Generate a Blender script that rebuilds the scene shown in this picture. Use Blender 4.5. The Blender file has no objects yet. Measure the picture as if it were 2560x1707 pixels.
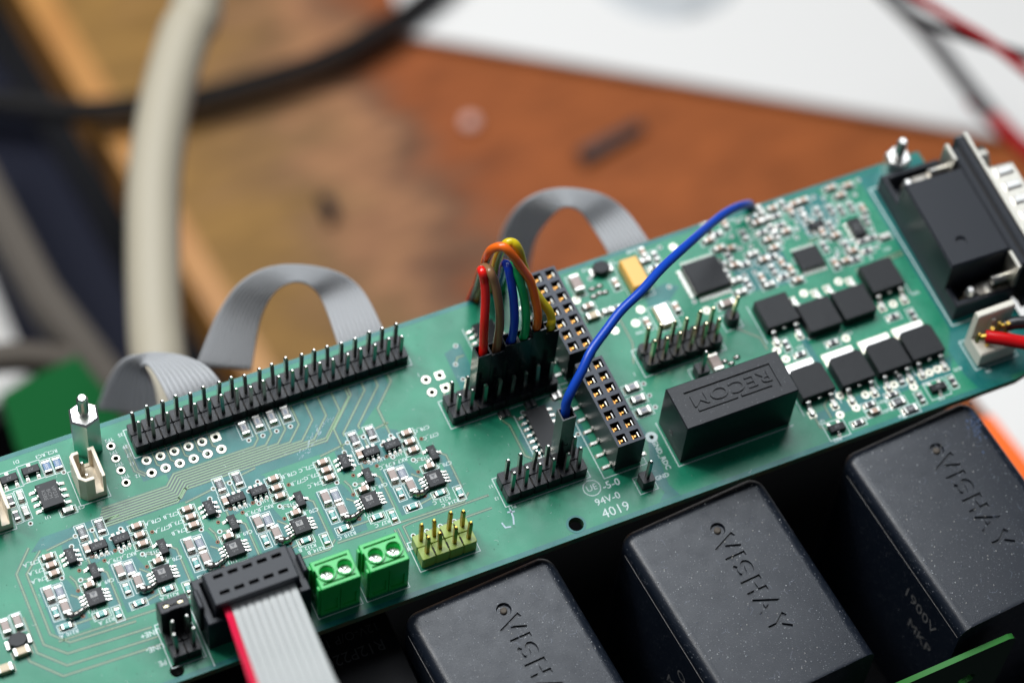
import bpy, bmesh, math, random
from mathutils import Vector, Matrix
# Unit of the whole scene: 1 = 1 mm.  x runs along the circuit board, y away from the viewer, z = 0 is the board's top face.
random.seed(7)
S = bpy.context.scene
COL = S.collection
R_ = math.radians
# ------------------------------------------------------------------ camera (100 mm macro, half a metre away)
cam = bpy.data.cameras.new('camera'); cam_o = bpy.data.objects.new('camera', cam); COL.objects.link(cam_o)
cam.sensor_width = 36.0; cam.lens = 98.82; cam.sensor_fit = 'HORIZONTAL'
M = Matrix(((0.9122614, 0.3089242, -0.2689701), (-0.4041610, 0.7856082, -0.4684801), (0.0665803, 0.5360836, 0.8415352)))
cam_o.matrix_world = Matrix.Translation((-66.25, -240.84, 421.37)) @ M.to_4x4()
cam.clip_start = 5; cam.clip_end = 6000
cam.dof.use_dof = True; cam.dof.focus_distance = 478.0; cam.dof.aperture_fstop = 0.0080
S.camera = cam_o
# ------------------------------------------------------------------ room light: one broad soft window-like lamp, a small lamp added for glints, dim room
w = bpy.data.worlds.new('World'); S.world = w; w.use_nodes = True
w.node_tree.nodes['Background'].inputs[0].default_value = (0.75, 0.85, 1.0, 1)
w.node_tree.nodes['Background'].inputs[1].default_value = 0.11
def area(name, loc, target, sx, sy, rad, col):
    l = bpy.data.lights.new(name, 'AREA'); l.shape = 'RECTANGLE'; l.size = sx; l.size_y = sy
    l.energy = rad * math.pi * sx * sy; l.color = col
    o = bpy.data.objects.new(name, l); COL.objects.link(o); o.location = loc
    o.rotation_euler = (Vector(target) - Vector(loc)).to_track_quat('-Z', 'Y').to_euler(); return o
area('soft_window_light', (20, 360, 640), (60, 0, 0), 830, 440, 7.8, (0.93, 0.98, 1.03))
area('added_glint_lamp', (-300, 350, 640), (60, 0, 0), 130, 130, 42.0, (1.0, 0.96, 0.9))  # added lamp: makes glints and the highlight along the capacitor's rounded edge
S.view_settings.view_transform = 'Standard'; S.view_settings.look = 'None'; S.view_settings.exposure = 0.0; S.view_settings.gamma = 1.0
S.cycles.use_denoising = True; S.cycles.max_bounces = 6; S.cycles.sample_clamp_indirect = 6.0
# ------------------------------------------------------------------ materials
def mat(name, col, rough=0.5, metal=0.0, col2=None, nscale=1.0, bump=0.0, bscale=5.0, coat=0.0, spec=0.5, rvar=0.0, dust=0.0, dscale=6.0, detail=4.0, ior=None):
    m = bpy.data.materials.new(name); m.use_nodes = True; nt = m.node_tree; N = nt.nodes; L = nt.links
    b = N['Principled BSDF']; b.inputs['Base Color'].default_value = (*col, 1); b.inputs['Roughness'].default_value = rough
    b.inputs['Metallic'].default_value = metal; b.inputs['Coat Weight'].default_value = coat; b.inputs['Coat Roughness'].default_value = 0.08
    b.inputs['Specular IOR Level'].default_value = spec
    tc = N.new('ShaderNodeTexCoord'); out = None
    def noise(s, d=4.0):
        n = N.new('ShaderNodeTexNoise'); n.inputs['Scale'].default_value = s; n.inputs['Detail'].default_value = d
        L.new(tc.outputs['Object'], n.inputs['Vector']); return n
    def ramp(src, a, c, ca=(0, 0, 0, 1), cb=(1, 1, 1, 1)):
        r = N.new('ShaderNodeValToRGB'); r.color_ramp.elements[0].position = a; r.color_ramp.elements[1].position = c
        r.color_ramp.elements[0].color = ca; r.color_ramp.elements[1].color = cb; L.new(src, r.inputs[0]); return r
    if col2:
        n = noise(nscale, detail); r = ramp(n.outputs['Fac'], 0.35, 0.65, (*col, 1), (*col2, 1)); out = r.outputs[0]
    if dust:
        n = noise(dscale, 2.0); r = ramp(n.outputs['Fac'], 0.67, 0.73)
        mx = N.new('ShaderNodeMix'); mx.data_type = 'RGBA'; mx.inputs['B'].default_value = (0.45, 0.47, 0.5, 1)
        if out: L.new(out, mx.inputs['A'])
        else: mx.inputs['A'].default_value = (*col, 1)
        mm = N.new('ShaderNodeMath'); mm.operation = 'MULTIPLY'; mm.inputs[1].default_value = dust; L.new(r.outputs[0], mm.inputs[0]); L.new(mm.outputs[0], mx.inputs['Factor'])
        out = mx.outputs['Result']
    if out: L.new(out, b.inputs['Base Color'])
    if rvar:
        n = noise(0.35, 5.0); mr = N.new('ShaderNodeMapRange'); mr.inputs['To Min'].default_value = max(0.02, rough - rvar); mr.inputs['To Max'].default_value = rough + rvar
        L.new(n.outputs['Fac'], mr.inputs['Value']); L.new(mr.outputs[0], b.inputs['Roughness'])
    if bump:
        n = noise(bscale, 3.0); bp = N.new('ShaderNodeBump'); bp.inputs['Strength'].default_value = bump; bp.inputs['Distance'].default_value = 0.05
        L.new(n.outputs['Fac'], bp.inputs['Height']); L.new(bp.outputs[0], b.inputs['Normal'])
    return m
MT = dict(
 mask=mat('green_solder_mask_over_copper', (0.007, 0.172, 0.094), 0.28, col2=(0.018, 0.235, 0.13), nscale=0.11, bump=0.16, bscale=1.4, rvar=0.10, spec=0.29, detail=8),
 teal=mat('solder_mask_over_laminate', (0.007, 0.125, 0.120), 0.27, col2=(0.014, 0.165, 0.15), nscale=0.2, bump=0.12, bscale=1.6, rvar=0.12, spec=0.28),
 trace=mat('mask_over_copper_track', (0.19, 0.33, 0.17), 0.3, spec=0.32),
 gap=mat('etched_gap', (0.001, 0.025, 0.03), 0.3),
 fr4=mat('glass_epoxy_edge', (0.03, 0.10, 0.06), 0.5, col2=(0.10, 0.09, 0.04), nscale=0.5),
 silk=mat('white_silkscreen_ink', (0.60, 0.70, 0.68), 0.5), sock=mat('socket_top_painted_sheen', (0.030, 0.036, 0.052), 0.40, bump=0.3, bscale=5, spec=.35), spad=mat('dull_solder_land', (0.30, 0.29, 0.25), 0.4, 0.85, col2=(0.14, 0.13, 0.10), nscale=2.2, bump=0.8, bscale=3), faint=mat('faint_grey_print', (0.045, 0.045, 0.045), 0.4),
 pad=mat('tinned_pad', (0.62, 0.60, 0.50), 0.42, 0.9, bump=0.3, bscale=6),
 copper=mat('bare_copper_ring', (0.16, 0.07, 0.035), 0.5, 0.3),
 dark=mat('hole_darkness', (0.01, 0.008, 0.006), 0.8),
 tin=mat('tin_plated_metal', (0.66, 0.65, 0.61), 0.28, 1.0, col2=(0.40, 0.38, 0.34), nscale=2.2, bump=0.6, bscale=3),
 solder=mat('solder_joint', (0.50, 0.49, 0.46), 0.26, 1.0, col2=(0.22, 0.20, 0.17), nscale=2.6, bump=1.0, bscale=3.2),
 pin=mat('dull_tin_pin', (0.42, 0.41, 0.38), 0.28, 1.0, bump=0.1, bscale=2),
 goldpin=mat('pale_gold_pin', (0.66, 0.58, 0.38), 0.25, 1.0),
 gold=mat('gold_contact', (0.62, 0.32, 0.09), 0.3, 1.0),
 yellowpin=mat('brassy_pin', (0.62, 0.42, 0.08), 0.35, 1.0, col2=(0.40, 0.22, 0.05), nscale=1.2),
 steel=mat('nickel_plated_steel', (0.84, 0.82, 0.78), 0.30, 1.0, bump=0.05, bscale=1),
 shell=mat('dull_connector_shell', (0.60, 0.57, 0.50), 0.38, 1.0),
 blk=mat('black_nylon', (0.005, 0.006, 0.009), 0.38, bump=0.35, bscale=5, dust=0.25, dscale=3.2, spec=0.34),
 blkg=mat('glossy_black_plastic', (0.007, 0.008, 0.011), 0.2, dust=0.10, dscale=3, spec=0.3),
 idc=mat('grey_black_plastic', (0.009, 0.011, 0.016), 0.38, bump=0.2, bscale=3, spec=0.32),
 chip=mat('chip_epoxy', (0.006, 0.0065, 0.008), 0.40, bump=0.45, bscale=7, spec=0.28),
 cap=mat('potted_capacitor_case', (0.0050, 0.0080, 0.0145), 0.34, bump=0.55, bscale=5.0, dust=0.6, dscale=3.6, rvar=0.12, spec=0.42),
 laser=mat('faint_laser_mark', (0.13, 0.13, 0.13), 0.5),
 tan=mat('ceramic_tan', (0.36, 0.22, 0.15), 0.3, col2=(0.42, 0.27, 0.19), nscale=0.8),
 grey=mat('ceramic_grey_brown', (0.24, 0.17, 0.14), 0.35, col2=(0.30, 0.22, 0.19), nscale=0.6),
 ltan=mat('ceramic_cream', (0.55, 0.44, 0.28), 0.4), lgrey=mat('ceramic_light', (0.52, 0.50, 0.46), 0.4),
 resk=mat('resistor_black', (0.016, 0.017, 0.02), 0.3), resg=mat('resistor_slate', (0.13, 0.15, 0.20), 0.3), resb=mat('resistor_blue', (0.02, 0.10, 0.24), 0.25),
 rest=mat('resistor_teal', (0.03, 0.30, 0.26), 0.25), resw=mat('resistor_grey_glass', (0.16, 0.15, 0.14), 0.2),
 white=mat('resistor_marking', (0.6, 0.62, 0.62), 0.5),
 tantal=mat('tantalum_yellow', (0.78, 0.42, 0.07), 0.35, bump=0.1), 
 cream=mat('cream_nylon', (0.78, 0.68, 0.52), 0.35, col2=(0.82, 0.73, 0.58), nscale=0.3, bump=0.05),
 wnylon=mat('white_nylon', (0.70, 0.66, 0.56), 0.35, bump=0.05),
 green=mat('terminal_green', (0.014, 0.44, 0.075), 0.28, bump=0.06, bscale=2), olive=mat('yellow_green_nylon', (0.26, 0.36, 0.06), 0.4, bump=0.1, bscale=3),
 ribbon=mat('grey_ribbon_insulation', (0.68, 0.69, 0.70), 0.42), ribbon2=mat('pale_grey_ribbon_insulation', (0.44, 0.45, 0.44), 0.4), jackm=mat('dull_bracket', (.42, .40, .36), .35, 1.0, col2=(.12, .10, .08), nscale=.5), redstripe=mat('red_edge_conductor', (0.62, 0.01, 0.05), 0.35),
 wred=mat('wire_red', (0.75, 0.012, 0.008), 0.22), wbrown=mat('wire_brown', (0.25, 0.13, 0.06), 0.25), wblue=mat('wire_blue', (0.004, 0.04, 0.42), 0.22),
 wgreen=mat('wire_green', (0.005, 0.38, 0.10), 0.22), worange=mat('wire_orange', (0.85, 0.14, 0.01), 0.22), wyellow=mat('wire_yellow', (0.62, 0.48, 0.01), 0.25),
 wsilblue=mat('wire_blue_silicone', (0.004, 0.055, 0.42), 0.3, bump=0.15, bscale=1.2), wdred=mat('wire_dark_red', (0.32, 0.004, 0.008), 0.5, spec=.15), blockm=mat('matt_black_block', (0.004, 0.004, 0.005), 0.6, spec=.15), wredsil=mat('wire_red_silicone', (0.55, 0.004, 0.006), 0.2),
 void=mat('painted_gap_shade', (0.0025, 0.0025, 0.003), 0.75, spec=0.15), wblack=mat('wire_black', (0.012, 0.012, 0.013), 0.3), beige=mat('beige_cable_jacket', (0.40, 0.355, 0.265), 0.55), 
 paper=mat('white_painted_sheet', (0.77, 0.745, 0.71), 0.55), orange=mat('orange_edge', (1.0, 0.17, 0.03), 0.5, spec=.1),
 navy=mat('dark_navy_plastic', (0.006, 0.007, 0.016), 0.7, spec=0.15), cabl=mat('matt_black_cable', (0.008, 0.007, 0.007), 0.6, spec=0.2), steelg=mat('grey_aluminium', (0.09, 0.075, 0.06), 0.6, spec=.2), brightg=mat('bright_green_board', (0.002, 0.085, 0.018), 0.7, spec=0.1),
 floor=mat('dark_floor', (0.03, 0.03, 0.035), 0.7, col2=(0.015, 0.015, 0.02), nscale=0.01),
 vgreen=mat('green_board_face', (0.002, 0.022, 0.006), 0.5), vedge=mat('green_board_lit_edge', (0.03, 0.17, 0.03), 0.5, spec=.2), bluedirt=mat('blue_smudge', (0.04, 0.07, 0.14), 0.6),
 flux=mat('white_residue', (0.45, 0.55, 0.62), 0.6))
def translucent(name, f):
    nt = MT[name].node_tree; N = nt.nodes; b = N['Principled BSDF']; o = N['Material Output']; t = N.new('ShaderNodeBsdfTranslucent'); m = N.new('ShaderNodeMixShader')
    t.inputs['Color'].default_value = b.inputs['Base Color'].default_value; m.inputs[0].default_value = f
    nt.links.new(b.outputs[0], m.inputs[1]); nt.links.new(t.outputs[0], m.inputs[2]); nt.links.new(m.outputs[0], o.inputs['Surface'])
translucent('ribbon', 0.5)
# ------------------------------------------------------------------ helpers
def put(name, me, parent=None, loc=(0, 0, 0), rz=0.0, **props):
    o = bpy.data.objects.new(name, me); COL.objects.link(o); o.location = loc; o.rotation_euler = (0, 0, rz)
    if parent: o.parent = parent
    for k, v in props.items(): o[k] = v
    return o
def thing(name, label, cat, loc=(0, 0, 0), rz=0.0, group=None, me=None):
    o = put(name, me, None, loc, rz, label=label, category=cat)
    if group: o['group'] = group
    return o
class MB:
    """collects faces of several materials and becomes one mesh"""
    def __init__(s): s.v = []; s.f = []; s.m = []; s.mats = []; s.sm = []
    def mi(s, m):
        if m not in s.mats: s.mats.append(m)
        return s.mats.index(m)
    def add(s, vs, fs, m, smooth=False, T=None):
        n = len(s.v); k = s.mi(m)
        s.v += [tuple(T @ Vector(v)) if T else tuple(v) for v in vs]
        for f in fs: s.f.append([n + i for i in f]); s.m.append(k); s.sm.append(smooth)
    def box(s, x0, x1, y0, y1, z0, z1, m, ch=0.0, T=None):
        if ch <= 0:
            vs = [(x, y, z) for z in (z0, z1) for x, y in ((x0, y0), (x1, y0), (x1, y1), (x0, y1))]
            s.add(vs, [(3, 2, 1, 0), (4, 5, 6, 7), (0, 1, 5, 4), (1, 2, 6, 5), (2, 3, 7, 6), (3, 0, 4, 7)], m, T=T)
        else:
            r = [(x0, y0), (x1, y0), (x1, y1), (x0, y1)]; q = [(x0 + ch, y0 + ch), (x1 - ch, y0 + ch), (x1 - ch, y1 - ch), (x0 + ch, y1 - ch)]
            vs = [(*p, z0) for p in r] + [(*p, z1 - ch) for p in r] + [(*p, z1) for p in q]
            fs = [(3, 2, 1, 0), (8, 9, 10, 11)]
            for i in range(4):
                j = (i + 1) % 4; fs += [(i, j, 4 + j, 4 + i), (4 + i, 4 + j, 8 + j, 8 + i)]
            s.add(vs, fs, m, T=T)
    def prism(s, poly, z0, z1, m, T=None, inset=0.0):
        n = len(poly); cx = sum(p[0] for p in poly) / n; cy = sum(p[1] for p in poly) / n
        top = poly
        vs = [(x, y, z0) for x, y in poly] + [(x, y, z1 - inset) for x, y in poly]
        fs = [tuple(range(n - 1, -1, -1))] + [(i, (i + 1) % n, n + (i + 1) % n, n + i) for i in range(n)]
        if inset:
            q = []
            for x, y in poly:
                d = math.hypot(x - cx, y - cy) or 1; q.append((x - (x - cx) / d * inset, y - (y - cy) / d * inset, z1))
            vs += q; fs += [(n + i, n + (i + 1) % n, 2 * n + (i + 1) % n, 2 * n + i) for i in range(n)] + [tuple(range(2 * n, 3 * n))]
        else: fs.append(tuple(range(n, 2 * n)))
        s.add(vs, fs, m, T=T)
    def lathe(s, prof, m, seg=20, T=None, cx=0, cy=0, smooth=True, caps=True):
        vs = []; fs = []
        for r, z in prof:
            for k in range(seg): a = 2 * math.pi * k / seg; vs.append((cx + r * math.cos(a), cy + r * math.sin(a), z))
        for i in range(len(prof) - 1):
            for k in range(seg): j = (k + 1) % seg; fs.append((i * seg + k, i * seg + j, (i + 1) * seg + j, (i + 1) * seg + k))
        s.add(vs, fs, m, smooth, T)
        if caps:
            s.add(vs[:seg], [tuple(range(seg - 1, -1, -1))], m, False, T); s.add(vs[-seg:], [tuple(range(seg))], m, False, T)
    def ring(s, cx, cy, r0, r1, z0, z1, m, seg=16, sq=False):
        vs = []; fs = []
        for k in range(seg):
            a = 2 * math.pi * (k + 0.5) / seg; c, d = math.cos(a), math.sin(a); q = 1 / max(abs(c), abs(d)) if sq else 1
            vs += [(cx + r0 * c, cy + r0 * d, z0), (cx + r0 * c, cy + r0 * d, z1), (cx + r1 * c * q, cy + r1 * d * q, z1), (cx + r1 * c * q, cy + r1 * d * q, 0)]
        for k in range(seg):
            j = (k + 1) % seg
            for e in range(3): fs.append((4 * k + e, 4 * j + e, 4 * j + e + 1, 4 * k + e + 1))
        s.add(vs, fs, m)
    def tube(s, pts, r, m, seg=12, cap=True):
        P = [Vector(p) for p in pts]; n = len(P); vs = []; fs = []; up = Vector((0.3, 0.2, 1)).normalized()
        for i in range(n):
            t = (P[min(i + 1, n - 1)] - P[max(i - 1, 0)]).normalized()
            if abs(t.dot(up)) > 0.95: up = Vector((1, 0.1, 0.05)).normalized()
            a = t.cross(up).normalized(); up = a.cross(t).normalized(); rr = r[i] if isinstance(r, (list, tuple)) else r
            for k in range(seg): th = 2 * math.pi * k / seg; vs.append(P[i] + rr * (math.cos(th) * a + math.sin(th) * up))
        for i in range(n - 1):
            for k in range(seg): j = (k + 1) % seg; fs.append((i * seg + k, (i + 1) * seg + k, (i + 1) * seg + j, i * seg + j))
        s.add(vs, fs, m, True)
        if cap: s.add(vs[:seg], [tuple(range(seg))], m); s.add(vs[-seg:], [tuple(range(seg - 1, -1, -1))], m)
    def strip(s, pts, wd, z, m):
        """flat track of given width along a 2-D polyline, mitred"""
        n = len(pts); L = []; Rr = []
        for i in range(n):
            p = Vector(pts[i]); a = (p - Vector(pts[i - 1])).normalized() if i else None; b = (Vector(pts[i + 1]) - p).normalized() if i < n - 1 else None
            if a is None: a = b
            if b is None: b = a
            t = (a + b).normalized(); k = wd / 2 / max(0.4, t.dot(a)); nn = Vector((-t.y, t.x)); L.append(p + nn * k); Rr.append(p - nn * k)
        vs = [(q.x, q.y, z) for q in L] + [(q.x, q.y, z) for q in Rr]
        s.add(vs, [(n + i, n + i + 1, i + 1, i) for i in range(n - 1)], m)
    def mesh(s, name):
        me = bpy.data.meshes.new(name); me.from_pydata(s.v, [], s.f)
        for m in s.mats: me.materials.append(MT[m])
        me.polygons.foreach_set('material_index', s.m); me.polygons.foreach_set('use_smooth', s.sm); me.update(); return me
    def put(s, name, parent=None, loc=(0, 0, 0), rz=0.0, **p): return put(name, s.mesh(name), parent, loc, rz, **p)
def spline(P, n=10):
    """Catmull-Rom through the points"""
    P = [Vector(p) for p in P]; P = [2 * P[0] - P[1]] + P + [2 * P[-1] - P[-2]]; out = []
    for i in range(1, len(P) - 2):
        a, b, c, d = P[i - 1:i + 3]
        for k in range(n):
            t = k / n; out.append(0.5 * ((2 * b) + (c - a) * t + (2 * a - 5 * b + 4 * c - d) * t * t + (3 * b - a - 3 * c + d) * t ** 3))
    return out + [P[-2]]
def baked(o):
    """evaluated mesh of an object whose source is thrown away"""
    dg = bpy.context.evaluated_depsgraph_get(); me = bpy.data.meshes.new_from_object(o.evaluated_get(dg)); bpy.data.objects.remove(o); return me
def sheet(name, outlines, holes, z0, z1, m):
    """flat plate of the outline(s) with real round holes cut through it"""
    cu = bpy.data.curves.new(name, 'CURVE'); cu.dimensions = '2D'; cu.fill_mode = 'BOTH'; cu.extrude = (z1 - z0) / 2
    def poly(pts):
        sp = cu.splines.new('POLY'); sp.points.add(len(pts) - 1); sp.use_cyclic_u = True
        for p, q in zip(sp.points, pts): p.co = (q[0], q[1], 0, 1)
    for o_ in outlines: poly(o_)
    for x, y, r in holes:
        sg = 24 if r > 1 else 14; poly([(x + r * math.cos(2 * math.pi * k / sg), y + r * math.sin(2 * math.pi * k / sg)) for k in range(sg)])
    o = bpy.data.objects.new(name, cu); COL.objects.link(o); me = baked(o)
    me.transform(Matrix.Translation((0, 0, (z0 + z1) / 2))); me.materials.clear(); me.materials.append(MT[m]); me.name = name; return me
_txt = {}
def text_mesh(s, size=1.0, ext=0.0, bold=0.0, res=3, space=1.0):
    cu = bpy.data.curves.new('t', 'FONT'); cu.body = s; cu.space_character = space; cu.size = size; cu.align_x = 'CENTER'; cu.align_y = 'CENTER'; cu.extrude = ext; cu.offset = bold; cu.resolution_u = res
    o = bpy.data.objects.new('t', cu); COL.objects.link(o); return baked(o)
def text_into(mb, s, size, x, y, z, rz, m, bold=0.0, T=None):
    key = (s, size, bold)
    if key not in _txt: _txt[key] = text_mesh(s, size, 0.0, bold, 2)
    me = _txt[key]; X = (T or Matrix.Translation((x, y, z)) @ Matrix.Rotation(rz, 4, 'Z'))
    mb.add([v.co.copy() for v in me.vertices], [tuple(p.vertices) for p in me.polygons], m, T=X)
def stroke_letters(word, h, wd, gap, z0, z1):
    """cutters for bold letters drawn with a round-cornered stroke; centred, reading along +x"""
    def arc(cx, cy, rx, ry, a0, a1, n=9): return [(cx + rx * math.cos(a0 + (a1 - a0) * k / n), cy + ry * math.sin(a0 + (a1 - a0) * k / n)) for k in range(n + 1)]
    k = wd / 2; q = h / 4 - k / 2
    G = {'V': (3.5, [[(.35, h), (1.75, .35), (3.15, h)]]), 'I': (wd, [[(k, 0), (k, h)]]), 'H': (3.2, [[(k, 0), (k, h)], [(3.2 - k, 0), (3.2 - k, h)], [(k + .1, h / 2), (3.1 - k, h / 2)]]),
         'A': (3.7, [[(.35, 0), (1.85, h - .35), (3.35, 0)], [(1.0, h * .28), (2.7, h * .28)]]), 'Y': (3.5, [[(.3, h), (1.75, h * .46), (3.2, h)], [(1.75, h * .5), (1.75, 0)]]),
         'S': (3.1, [arc(1.55, h - k - q, 1.55 - k, q, .35, math.pi * 1.5) + arc(1.55, k + q, 1.55 - k, q, math.pi / 2, -math.pi + .35)[1:]])}
    tot = sum(G[c][0] for c in word) + gap * (len(word) - 1); x = -tot / 2; out = []
    wd0 = wd
    for c in word:
        wd = wd0 * (.8 if c == 'S' else 1)
        for pl in G[c][1]:
            P = [Vector((x + a, b - h / 2)) for a, b in pl]; n = len(P); L_ = []; R2 = []
            for i in range(n):
                a = (P[i] - P[i - 1]).normalized() if i else (P[1] - P[0]).normalized(); b = (P[i + 1] - P[i]).normalized() if i < n - 1 else a
                t = a + b; t = t.normalized() if t.length > .05 else a; kk = wd / 2 / max(.42, t.dot(a)); nn = Vector((-t.y, t.x)); L_.append(P[i] + nn * kk); R2.append(P[i] - nn * kk)
            bm_ = MB(); vs = [(p.x, p.y, z) for z in (z0, z1) for p in L_] + [(p.x, p.y, z) for z in (z0, z1) for p in R2]; fs = []
            for i in range(n - 1): fs += [(n + i, i, i + 1, n + i + 1)[::-1], (2 * n + i, 3 * n + i, 3 * n + i + 1, 2 * n + i + 1)[::-1], (n + i, n + i + 1, 3 * n + i + 1, 3 * n + i)[::-1], (i, 2 * n + i, 2 * n + i + 1, i + 1)[::-1]]
            fs += [(0, n, 3 * n, 2 * n)[::-1], (n - 1, 3 * n - 1, 4 * n - 1, 2 * n - 1)[::-1]]
            bm_.add(vs, fs, 'cap'); me = bm_.mesh('c'); b2 = bmesh.new(); b2.from_mesh(me); bmesh.ops.recalc_face_normals(b2, faces=b2.faces); b2.to_mesh(me); b2.free(); out.append(me)
        x += G[c][0] + gap
    return out
def bool_cut(me, cutters, use_self=False):
    o = bpy.data.objects.new('b', me); COL.objects.link(o); cs = []
    for c in cutters:
        q = bpy.data.objects.new('c', c); COL.objects.link(q); cs.append(q)
        md = o.modifiers.new('x', 'BOOLEAN'); md.operation = 'DIFFERENCE'; md.object = q; md.solver = 'EXACT'; md.use_self = use_self
    r = baked(o)
    for q in cs: bpy.data.objects.remove(q)
    return r
# ------------------------------------------------------------------ data
# measured positions, mm on the board
CHAN = {
 'capS': [(27.8,-17.05),(27.83,-18.74),(27.77,-20.38),(32.4,-24.61),(43.49,-16.99),(43.34,-18.82),(43.32,-20.58),(44.59,-24.59),(34.28,-18.04,'V')],
 'capM': [(25.71,-23.78,'V'),(38.03,-23.96,'V')],
 'capB': [(27.38,-27.08,'V'),(40.15,-27.0,'V')],
 'resK': [(34.6,-14.76,'V'),(37.78,-14.73,'V')],
 'resG': [(27.46,-24.02,'V'),(39.7,-24.2,'V')],
 'resT': [(25.6,-27.28,'V'),(35.12,-31.2,'V'),(32.54,-30.39),(26.46,-30.35),(37.97,-27.52,'V'),(44.31,-30.05),(38.93,-30.77),(47.48,-31.2,'V')],
 'sot6': [(31.36,-18.47,'V'),(36.28,-18.33),(40.24,-18.37)],
 'sot3': [(34.04,-22.56,'V'),(46.18,-22.49,'V')],
 'msop': [(32.57,-27.21,'V'),(44.48,-27.34,'V')],
 'viaR': [(36.37,-14.8),(33.38,-14.79),(32.15,-16.41),(38.81,-17.46),(40.89,-16.3),(32.27,-19.92),(31.46,-23.0),(28.7,-21.49),(39.58,-20.37),(42.65,-22.22)],
 'viaD': [(38.63,-19.86),(36.35,-20.96),(34.7,-19.53),(31.85,-21.19),(30.42,-24.71),(42.53,-24.7),(45.59,-18.81),(41.71,-29.52),(29.61,-29.5)],
}
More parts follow.
